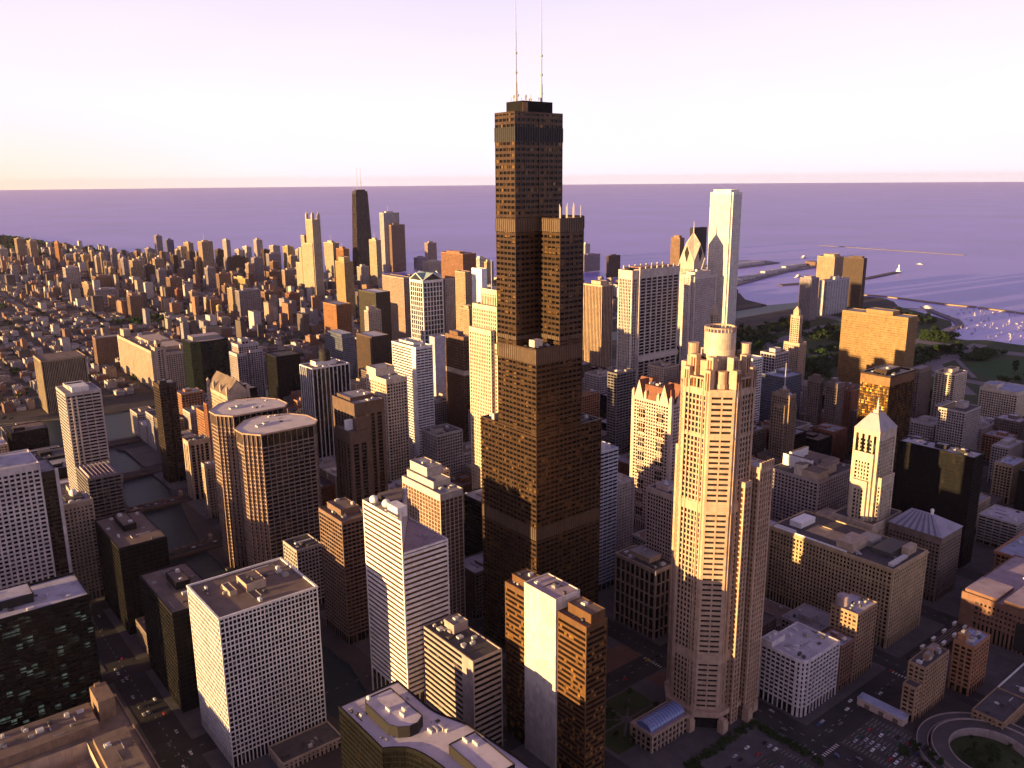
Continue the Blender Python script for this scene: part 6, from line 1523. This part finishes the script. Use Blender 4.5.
# ------------------------------------------------------------------ parks, harbour, breakwaters
b = MB(); b.cap([(960, -900), (1760, -900), (1760, -150), (1764, 291), (1769, 356), (1732, 388), (1733, 442), (1789, 488), (1830, 500), (1928, 509), (1985, 542), (2085, 682), (2140, 770), (2050, 850), (960, 850)], .03); structure('park_grass', b, 'grass')
b = MB()
b.cap([(1475+115*math.cos(t*.314), 180+78*math.sin(t*.314)) for t in range(20)], .06)
for (x0, y0, x1, y1) in ((1380, 420, 1500, 520), (1330, 640, 1440, 730), (1560, 520, 1650, 640)): b.cap(rect(x0, y0, x1, y1), .06)
structure('park_lawn', b, 'lawn')
def road(name, pts, wd, z, mat='road_pale'):
    b = MB()
    for i in range(len(pts)-1):
        p, q = Vector(pts[i]), Vector(pts[i+1]); t = (q-p).normalized(); n_ = Vector((-t.y, t.x))*wd/2
        a0 = p+n_; a1 = p-n_
        if i: pt = (Vector(pts[i])-Vector(pts[i-1])).normalized(); t0 = (pt+t).normalized(); a0 = p+Vector((-t0.y, t0.x))*wd/2; a1 = p-Vector((-t0.y, t0.x))*wd/2
        b0 = q+n_; b1 = q-n_
        if i < len(pts)-2: t1 = (t+(Vector(pts[i+2])-q).normalized()).normalized(); b0 = q+Vector((-t1.y, t1.x))*wd/2; b1 = q-Vector((-t1.y, t1.x))*wd/2
        b.quad((a1.x, a1.y, z), (b1.x, b1.y, z), (b0.x, b0.y, z), (a0.x, a0.y, z))
    return structure(name, b, mat)
road('lake_shore_road', [(1690, -900), (1680, 100), (1620, 330), (1640, 520), (1720, 640), (1800, 760), (1830, 900)], 46, .1)
road('park_road', [(970, 300), (1250, 310), (1620, 320)], 30, .12); road('park_road', [(970, 560), (1300, 600), (1460, 690), (1640, 720), (1790, 700)], 42, .12)
road('park_road', [(1290, -900), (1290, 100), (1300, 840)], 30, .11); road('park_road', [(970, 830), (1320, 800), (1500, 760)], 36, .13); road('park_road', [(970, 60), (1050, 60)], 22, .12)
road('park_road', [(1180, 150), (1403, 318), (1700, 341)], 34, .125); road('park_road', [(1140, 800), (1318, 676), (1460, 700)], 30, .135)
road('park_path', [(1330, 200), (1480, 300), (1600, 360)], 10, .14); road('park_path', [(1400, 480), (1560, 440), (1700, 480)], 10, .14)
b = MB(); b.cap([(2094, 760), (2150, 690), (2010, 545), (1935, 500), (1820, 490), (1842, 470), (1945, 482), (2030, 530), (2170, 680), (2120, 770)], .16); structure('shore_walk', b, 'road_pale')
def jetty(name, label, pts, wd, z, mat='sand', cat='breakwater'):
    b = MB()
    for i in range(len(pts)-1):
        p, q = Vector(pts[i]), Vector(pts[i+1]); t = (q-p).normalized(); n_ = Vector((-t.y, t.x))*wd/2
        P = [tuple(p-n_), tuple(q-n_), tuple(q+n_), tuple(p+n_)]; b.prism(P, -5, z+i*.004)
    o = b.build(name, mat); tag(o, label, cat); return o
jetty('breakwater', 'long inner breakwater curving past the lakeside towers into the boat harbour', [(2333, 985), (2345, 912), (2312, 694), (2320, 610)], 16, .6)
jetty('breakwater', 'second inner breakwater closing the boat harbour at the right edge', [(2318, 600), (2293, 463), (2240, 100), (2180, -400)], 14, .5)
jetty('breakwater', 'thin outermost breakwater far out on the lake', [(4184, 2276), (4184, 2176), (4140, 1750), (4109, 1409)], 12, .3, 'road_pale')
jetty('breakwater', 'dark jetty ending at a small white lighthouse', [(2352, 1328), (2777, 1222), (3095, 1253)], 26, 1.2, 'pavement', 'jetty')
o = jetty('pier', 'broad pier with sheds running out into the lake behind the marble tower', [(2064, 1430), (2775, 1610), (3119, 1642)], 78, 2, 'road_pale', 'pier')
j2 = MB()
for k in range(7): j2.box(2240+k*120, 1478+k*29, 2, 2330+k*120, 1500+k*29, 11+(k % 2)*4)
root = j2.build('pier_shed', 'roof_pale', o)
b = MB(); b.box(3060, 1615, 2, 3110, 1668, 20); b.build('pier_hall', 'low_brick', o)
o = empty('filtration_plant', (2900, 1880, 0), 'flat filtration plant island beyond the broad pier', 'filtration plant')
b = MB(); b.cap([(-250, -80), (190, -60), (220, 40), (120, 120), (-230, 110)], 1.5); b.prism([(-250, -80), (190, -60), (220, 40), (120, 120), (-230, 110)], -5, 1.5, cap=False); b.build('island', 'road_pale', o)
b = MB(); b.box(-200, -50, 1.5, 80, 60, 12, 0); b.build('filter_hall', 'roof_pale', o)
o = empty('lighthouse', (3112, 1254, 0), 'small white lighthouse at the end of the dark jetty', 'lighthouse')
b = MB(); b.cyl(0, 0, 0, 4, 11, 12); b.box(-7, -5, 4, 7, 5, 14); b.build('keeper_house', 'white_paint', o); b = MB(); b.cyl(0, 0, 4, 27, 4, 14, 3); b.build('tower', 'white_paint', o); b = MB(); b.cyl(0, 0, 27, 31, 2.4, 12); b.dome(0, 0, 31, 2.8, 2, 12); b.build('lantern', 'roof_mauve', o)

# boats
plain('boat_white', (.52, .5, .52), .5)
def boat_mesh(kind):
    b = MB(); L, wd = (10, 3.2) if kind == 0 else (13, 4)
    P = [(-L/2, -wd/2*.8), (L*.2, -wd/2), (L/2, 0), (L*.2, wd/2), (-L/2, wd/2*.8)]
    b.prism(inset(P, .5), -.6, 1.3, 0, 0, P2=P)
    if kind == 0:
        b.box(-L*.2, -wd*.28, 1.3, L*.14, wd*.28, 2.4); b.bar((L*.05, 0, 1.3), (L*.05, 0, 13), .14, 5); b.poly([(L*.04, 0, 2.8), (L*.04, 0, 12.4), (-L*.4, .35, 2.9)]); b.poly([(L*.04, .12, 2.8), (-L*.4, .47, 2.9), (L*.04, .12, 12.4)])
    else:
        b.box(-L*.25, -wd*.34, 1.3, L*.2, wd*.34, 3.4); b.box(-L*.12, -wd*.3, 3.4, L*.08, wd*.3, 4.6)
    return b.mesh('boat', ['boat_white'])
BM = [boat_mesh(0), boat_mesh(1)]; rr = random.Random(11); n = 0
spots = []
while n < 90:
    x, y = rr.uniform(1800, 2290), rr.uniform(40, 640)
    if in_poly(LOOP, x-14, y) or in_poly(LOOP, x, y+16) or x > 2225+ (y-100)*.14 or not visible(x, y): continue
    if any((x-a)**2+(y-c)**2 < 260 for a, c in spots): continue
    spots.append((x, y)); k = rr.random() < .35
    o = bpy.data.objects.new('boat', BM[int(k)]); COL.objects.link(o); o.location = (x, y, -2.4); o.rotation_euler.z = R(rr.uniform(200, 250)); sc = rr.uniform(.65, .95); o.scale = (sc, sc, sc*.75)
    tag(o, 'small white motor boat moored in the harbour at the right edge' if k else 'small white sailing boat moored in the harbour at the right edge', 'boat', 'motor boats in the harbour' if k else 'sailing boats in the harbour'); n += 1
for (x, y, sc, a, lab) in ((2190, 700, 4.5, 70, 'large white ship moored by the harbour breakwater'), (3420, 1900, 6, 20, 'long dark freighter far out beyond the filtration plant'), (2650, 1440, 5, 10, 'white excursion boat beside the broad pier'), (2520, 1330, 3.4, 12, 'white excursion boat near the jetty root'), (3330, 1720, 3.2, 30, 'lone boat past the end of the broad pier'), (3500, 1350, 3, 80, 'lone sailing boat beyond the lighthouse')):
    o = bpy.data.objects.new('boat', BM[1]); COL.objects.link(o); o.location = (x, y, -2.4); o.rotation_euler.z = R(a); o.scale = (sc, sc*.7, sc*.45); tag(o, lab, 'boat')

# ------------------------------------------------------------------ trees
bm_leaf, t_, b_, L_ = node_mat('leaves'); gi = t_.nodes.new("ShaderNodeObjectInfo"); gp = geo_pos(t_); nn = noise(t_, gp.outputs["Position"], .6, 3)
rp_ = ramp(t_, nn.outputs[0], [(.3, (.012, .026, .008)), (.55, (.028, .05, .014)), (.75, (.05, .07, .02))]); L_(rp_.outputs[0], b_.inputs["Base Color"]); b_.inputs["Roughness"].default_value = .8; b_.inputs["Specular IOR Level"].default_value = .15
plain('bark', (.08, .06, .045), .9)
def leaf_cloud(b, cx, cy, cz, rx, rz, n, r, sz):
    for _ in range(n):
        a, u, q = r.uniform(0, 6.283), r.uniform(-1, 1), r.random()**.4
        s_ = math.sqrt(1-u*u); x, y, z = cx+rx*q*s_*math.cos(a), cy+rx*q*s_*math.sin(a), cz+rz*q*u
        d1 = Vector((r.uniform(-1, 1), r.uniform(-1, 1), r.uniform(-.6, .6))).normalized()*sz*r.uniform(.6, 1.3); d2 = d1.orthogonal().normalized()*sz*r.uniform(.5, 1)
        c = Vector((x, y, z)); b.quad(tuple(c-d1-d2), tuple(c+d1-d2), tuple(c+d1+d2), tuple(c-d1+d2))
def tree_meshes(seed):
    r = random.Random(seed); b = MB()
    for k in range(7):
        a = r.uniform(0, 6.28); q = r.uniform(0, 2.6); leaf_cloud(b, q*math.cos(a), q*math.sin(a), 6.5+r.uniform(-1.6, 2.6), r.uniform(1.6, 2.6), r.uniform(1.4, 2.2), 34, r, .5)
    t = MB(); t.cyl(0, 0, 0, 5.5, .32, 7, .16)
    for k in range(4): a = k*1.6+r.random(); t.bar((0, 0, 3.4+k*.4), (1.8*math.cos(a), 1.8*math.sin(a), 6.6), .1, 5)
    return b.mesh('crown', ['leaves']), t.mesh('trunk', ['bark'])
TM = [tree_meshes(s_) for s_ in range(4)]
def tree(x, y, sc, k, label, group):
    e = empty('tree', (x, y, 0), label, 'tree', group); e.scale = (sc, sc, sc); e.rotation_euler.z = k*1.3
    c, t = TM[k % 4]
    for nm, me in (('crown', c), ('trunk', t)):
        o = bpy.data.objects.new(nm, me); COL.objects.link(o); o.parent = e
rr = random.Random(5); n = 0
PARKT = [(975, 640, 1280, 790), (1000, 330, 1270, 540), (1320, 330, 1610, 400), (1340, 740, 1600, 830), (1470, 560, 1600, 690), (1000, -60, 1080, 40), (1320, -100, 1650, 180), (1660, 420, 1760, 480), (1800, 560, 1990, 760), (1000, 120, 1100, 290)]
while n < 210:
    q = PARKT[rr.randrange(len(PARKT))]; x, y = rr.uniform(q[0], q[2]), rr.uniform(q[1], q[3])
    if not visible(x, y) or not in_poly(LOOP, x+15, y): continue
    tree(x, y, rr.uniform(1.5, 2.6), n, 'dark leafy tree in the lakeside park', 'trees of the lakeside park'); n += 1
for i in range(26):
    a = rr.uniform(0, 6.28); q = rr.uniform(4, 20); tree(150+q*math.cos(a), -303+q*math.sin(a), rr.uniform(.5, .9), i, 'small leafy tree on the green inside the curved ramp', 'trees inside the curved ramp')
for i in range(20):
    tree(110+rr.uniform(-8, 14), -262-rr.uniform(0, 26), rr.uniform(.5, .8), i, 'small leafy tree beside the car park near the curved ramp', 'trees beside the car park')
for i in range(34):
    x, y = rr.uniform(-43, 16), rr.uniform(-134, -90)
    if abs(x+12) < 6 or abs(y+112) < 5: continue
    tree(x, y, rr.uniform(.5, .8), i, 'small dark tree in the little square before the drum crowned tower', 'trees of the little square')
for i in range(26): tree(-250+i*9+rr.uniform(-3, 3), 1060+max(0, (80-i*5))*1.0-rr.uniform(0, 10), rr.uniform(.8, 1.2), i, 'leafy tree on the river bank by the big stone hall', 'trees on the river bank') if in_poly(NORTH, -250+i*9, 1060+max(0, 80-i*5)-12) else None
b = MB(); rr = random.Random(9)
def clump(x, y, s_):
    for k in range(7): leaf_cloud(b, x+rr.uniform(-s_, s_), y+rr.uniform(-s_, s_), s_*.55+rr.uniform(-.2, .3)*s_, s_*.7, s_*.45, 9, rr, s_*.24)
for _ in range(900):
    x, y = rr.uniform(-1500, 900), rr.uniform(5000, 8200)
    if in_poly(NORTH, x+40, y) and visible(x, y): clump(x, y, rr.uniform(11, 19))
for (x0, y0, x1, y1) in PARKT+[(1500, 260, 1620, 300), (1180, 430, 1400, 560), (1180, 680, 1400, 830), (1640, 560, 1700, 660)]:
    for _ in range(34):
        x, y = rr.uniform(x0, x1), rr.uniform(y0, y1)
        if (x-1475)**2/13225+(y-180)**2/6084 > 1.1: clump(x, y, rr.uniform(7, 12))
for (x0, y0, x1, y1) in GREEN:
    for _ in range(16): clump(rr.uniform(x0, x1), rr.uniform(y0, y1), rr.uniform(7, 12))
for _ in range(2800):
    x, y = rr.uniform(-1200, 1100), rr.uniform(1300, 5200)
    if in_poly(NORTH, x+40, y) and visible(x, y): clump(x, y, rr.uniform(4, 8))
for _ in range(620):
    x, y = rr.uniform(150, 960), rr.uniform(4700, 7400)
    if in_poly(NORTH, x+30, y) and clear(x-12, y-12, 24, 24, 4): clump(x, y, rr.uniform(14, 24))
o = b.build('woodland', 'leaves'); o["kind"] = 'stuff'; tag(o, 'dark green tree cover between the distant streets, through the park and along the far shore', 'woodland')

# ------------------------------------------------------------------ bridges, ramps, little square, car park, elevated railway
for (x0, y0, x1, y1, lab) in ((-200, 390, -128, 398, 'nearest low bridge over the narrow river with cars crossing'), (-186, 552, -108, 566, 'second low bridge over the narrow river from the front'), (-166, 690, -86, 702, 'third low bridge over the narrow river with a round bridge house'), (-176, 862, -48, 876, 'farthest low bridge over the narrow river near the river bend')):
    o = empty('bridge', (x0, y0, 0), lab, 'bridge'); w, d = x1-x0, 20
    b = MB(); b.box(0, 0, -1.2, w, d, .9, 0, 0, True); b.build('deck', 'pavement', o); b = MB(); b.quad((0, 3, .95), (w, 3, .95), (w, d-3, .95), (0, d-3, .95)); b.build('roadway', 'asphalt', o)
    for yy in (.2, d-.6):
        b = MB(); b.box(0, yy, .9, w, yy+.4, 2.2)
        for k in range(9): b.bar((w*k/8, yy+.2, -3.5+2.6*abs(k-4)/4*0), (w*k/8, yy+.2, 3.2), .25, 5)
        b.bar((0, yy+.2, 1.6), (w/2, yy+.2, 3.6), .3, 5); b.bar((w/2, yy+.2, 3.6), (w, yy+.2, 1.6), .3, 5); b.build('side_truss', 'brown_granite', o)
    for (xx, yy) in ((6, -3), (w-10, d)):
        b = MB(); b.box(xx, yy, -6, xx+4, yy+4, 7); b.prism(rect(xx-.4, yy-.4, xx+4.4, yy+4.4), 7, 9.5, P2=rect(xx+1.8, yy+1.8, xx+2.2, yy+2.2)); b.build('bridge_house', 'tan_stone', o)
ground_mat('asphalt_worn', (.07, .062, .06), (.12, .105, .1), .05)
def ramp_arc(name, lab, cx, cy, r0, r1, a0, a1, z0, z1):
    o = empty(name, (cx, cy, 0), lab, 'ramp'); b = MB(); kk = (MB(), MB()); n = 40
    for i in range(n):
        t0, t1 = R(a0+(a1-a0)*i/n), R(a0+(a1-a0)*(i+1)/n); za, zb = z0+(z1-z0)*i/n, z0+(z1-z0)*(i+1)/n
        p = lambda r_, t, z: (r_*math.cos(t), r_*math.sin(t), z)
        b.quad(p(r0, t0, za), p(r1, t0, za), p(r1, t1, zb), p(r0, t1, zb))
        for r_, s_, k in ((r0, .5, kk[0]), (r1, -.5, kk[1])):
            k.quad(p(r_, t0, 0), p(r_, t1, 0), p(r_, t1, zb+.9), p(r_, t0, za+.9)); k.quad(p(r_, t0, za+.9), p(r_, t1, zb+.9), p(r_+s_, t1, zb+.9), p(r_+s_, t0, za+.9)); k.quad(p(r_+s_, t0, 0), p(r_+s_, t1, 0), p(r_+s_, t1, zb+.9), p(r_+s_, t0, za+.9))
    b.build('roadway', 'asphalt_worn', o)
    for k in kk: k.build('parapet', 'mauve_grey_stone', o)
ramp_arc('road_ramp', 'outer curved concrete road ramp in the bottom right corner', 150, -303, 38.5, 46, -50, 205, 5.5, 1.5)
ramp_arc('road_ramp', 'inner curved concrete road ramp around the green in the bottom right corner', 150, -303, 25, 36.5, -50, 230, 6.5, 3)
b = MB(); b.cap([(150+24.5*math.cos(k*.2094), -303+24.5*math.sin(k*.2094)) for k in range(30)], .05); structure('ramp_green', b, 'grass')
b = MB(); b.quad((86, -290, .02), (137, -290, .02), (137, -228, .02), (86, -228, .02)); b.quad((-12, -232, .02), (58, -232, .02), (58, -180, .02), (-12, -180, .02)); structure('car_park', b, 'lot')
b = MB(); b.cap([(-46, -136), (20, -136), (20, -86), (-46, -86)], .18); structure('square_grass', b, 'grass')
for k in range(8): road('square_path', [(-12, -112), (-12+30*math.cos(k*math.pi/4), -112+24*math.sin(k*math.pi/4))], 1.8, .2+k*.002, 'pavement')
b = MB(); b.cap([(-12+4.5*math.cos(k*.4), -112+4.5*math.sin(k*.4)) for k in range(15)], .224); structure('square_path', b, 'pavement')
b = MB(); b.quad((40, -104, .2), (58, -104, .2), (58, -86, .2), (40, -86, .2)); b.quad((18, -60, .17), (62, -60, .17), (62, -36, .17), (18, -36, .17)); structure('brick_terrace', b, 'brick_paving')
hb = MB()
for (x0, y0, x1, y1) in ((-14, -178, 60, -172), (54, -232, 60, -180), (-18, -232, -12, -172)): leafs = [leaf_cloud(hb, rr.uniform(x0, x1), rr.uniform(y0, y1), 1.1, 2.4, 1.1, 22, rr, .5) for _ in range(70)]
o = hb.build('hedge', 'leaves'); tag(o, 'dark clipped hedge round the small car park below the drum crowned tower', 'hedge')
o = empty('elevated_railway', (222, -222, 0), 'elevated railway deck on steel legs beside the massive tan stone block', 'railway')
b = MB(); b.box(0, 0, 6.2, 170, 11, 7.2, 0, 0, True); b.build('deck', 'dark_brown_metal', o)
b = MB()
for k in range(4): b.box(0, 2+k*2.2, 7.2, 170, 2.2+k*2.2, 7.45)
b.build('rail', 'unit_grey', o)
for k in range(15):
    b = MB(); b.box(k*12, .3, 0, k*12+.7, 1, 6.2); b.box(k*12, 10, 0, k*12+.7, 10.7, 6.2); b.box(k*12, .3, 5.4, k*12+.7, 10.7, 6.2); b.build('leg', 'dark_brown_metal', o)
for k in range(12):
    e = empty('platform_shelter', (240+(k//2)*20, -221.3 if k % 2 else -212.6, 7.3), 'small pale platform shelter on the elevated railway', 'shelter', 'platform shelters on the railway')
    b = MB(); b.box(0, 0, 0, 5, .2, 2.4); b.box(0, 0, 0, .2, 1.6, 2.4); b.build('wall', 'cream_stone', e); b = MB(); b.box(-.3, -.3, 2.4, 5.3, 1.9, 2.7); b.build('roof', 'white_paint', e)

# ------------------------------------------------------------------ cars
CC = dict(white=(.75, .74, .72), silver=(.42, .42, .44), black=(.02, .02, .022), red=(.36, .03, .025), blue=(.05, .09, .22), yellow=(.7, .42, .03), grey=(.15, .15, .16), green=(.04, .09, .06))
plain('car_glass', (.02, .02, .025), .1); plain('tyre', (.02, .02, .02), .8)
def car_mesh(cn):
    mt = plain('car_'+cn, CC[cn], .25); b = MB(); z = .35
    prof = [(-2.2, .75), (-2.15, 1.0), (-1.5, 1.08), (-1.0, 1.5), (.5, 1.52), (1.15, 1.05), (2.1, .92), (2.2, .65)]
    low = [(2.2, z), (-2.2, z)]
    side = [(x, zz) for x, zz in prof]+low
    for y, s_ in ((-.88, 1), (.88, -1)):
        pts = [(x, y*(0.86 if zz > 1.2 else 1), zz) for x, zz in side]; b.poly(pts if s_ < 0 else pts[::-1], 0)
    for i in range(len(prof)-1):
        (xa, za), (xb, zb) = prof[i], prof[i+1]; ya, yb = (.88*(.86 if za > 1.2 else 1)), (.88*(.86 if zb > 1.2 else 1))
        b.quad((xa, -ya, za), (xb, -yb, zb), (xb, yb, zb), (xa, ya, za), 1 if i in (2, 4) else 0)
    b.quad((2.2, -.88, z), (2.2, .88, z), (2.2, .88, .65), (2.2, -.88, .65), 0); b.quad((-2.2, .88, z), (-2.2, -.88, z), (-2.2, -.88, .75), (-2.2, .88, .75), 0)
    for x in (-1.35, 1.35):
        for y in (-.8, .8):
            P = [(x+.34*math.cos(k*.785), y, .34+.34*math.sin(k*.785)) for k in range(8)]
            for k in range(8): p, q = P[k], P[(k+1) % 8]; b.quad((p[0], y-.12, p[2]), (q[0], y-.12, q[2]), (q[0], y+.12, q[2]), (p[0], y+.12, p[2]), 2)
            b.poly([(p[0], y+.12, p[2]) for p in P], 2); b.poly([(p[0], y-.12, p[2]) for p in P][::-1], 2)
    for y in (-.79, .79): b.quad((-1.0, y, 1.1), (.8, y, 1.1), (.45, y*.985, 1.46), (-.85, y*.985, 1.46), 1)
    return b.mesh('car', [mt, 'car_glass', 'tyre'])
CM = {c: car_mesh(c) for c in CC}; rr = random.Random(21)
def car(x, y, a, where, grp, z=.0, c=None):
    c = c or rr.choice(['white', 'silver', 'black', 'red', 'blue', 'grey', 'white', 'silver', 'green'])
    o = bpy.data.objects.new('car', CM[c]); COL.objects.link(o); o.location = (x, y, z+.02); o.rotation_euler.z = R(a); tag(o, f"{c} car {where}", 'car', f"{c} cars {grp}")
for row, (x, ang) in enumerate(((96, 0), (103, 180), (116, 0), (123, 180))):
    for k in range(13):
        if rr.random() < .68: car(x, -286+k*4.3, ang+rr.uniform(-2, 2), 'parked in rows in the open car park by the long shed', 'parked by the long shed', .02)
for row, (x, y0) in enumerate(((2, -226), (16, -226), (30, -226), (44, -226))):
    for k in range(9):
        if rr.random() < .5: car(x, y0+k*4.6, 0 if row % 2 else 180, 'parked in the hedged car park below the drum crowned tower', 'parked in the hedged car park', .02)
for k in range(26):
    car(-284.5+rr.choice((-6, -2.5, 3, 6.5)), rr.uniform(-60, 330), 90, 'driving along the shaded avenue in the lower left', 'on the shaded avenue', .02)
for k in range(16): car(74+rr.choice((-6, -3, 3, 6)), rr.uniform(-320, 40), 90, 'on the street right of the drum crowned tower', 'on the street right of the drum crowned tower', .02)
for k in range(18): car(rr.uniform(85, 300), -214+rr.choice((-7, -3, 3, 7)), 0, 'on the cross street in front of the low white gridded block', 'on the cross street', .02)
for k in range(12): car(rr.uniform(-60, 200), -72+rr.choice((-6, -3, 3, 6)), 0, 'on the street between the black tower and the drum crowned tower', 'on the street between the two tallest towers', .02)
car(60, -68, 5, 'like a taxi turning by the brick terrace', 'turning by the brick terrace', .02, 'yellow')
for k in range(8): car(-190+k*8, 400+rr.choice((4, 12)), 0, 'crossing the nearest river bridge', 'on the nearest river bridge', .95)
for k in range(7): car(-180+k*10, 560+rr.choice((0, 4)), 0, 'crossing the second river bridge', 'on the second river bridge', .95)
for k in range(7): car(172+k*9.5, -276-k*3.2+rr.choice((0, 3)), -18, 'on the street behind the curved ramp', 'behind the curved ramp', .02)

# ------------------------------------------------------------------ evening haze
b = MB(); q = [(63000*math.cos(k*math.pi/32), 63000*math.sin(k*math.pi/32)) for k in range(64)]; b.prism(q, -7, 560); b.poly([(x, y, -7) for x, y in q][::-1])
mt = bpy.data.materials.new('haze_air'); mt.use_nodes = True; t = mt.node_tree; t.nodes.clear()
o_ = t.nodes.new("ShaderNodeOutputMaterial"); v_ = t.nodes.new("ShaderNodeVolumePrincipled"); t.links.new(v_.outputs[0], o_.inputs["Volume"])
v_.inputs["Color"].default_value = (.86, .74, .96, 1); v_.inputs["Density"].default_value = 7e-6; v_.inputs["Anisotropy"].default_value = .2
MATS['haze_air'] = mt; o = b.build('haze', 'haze_air'); o["kind"] = 'stuff'
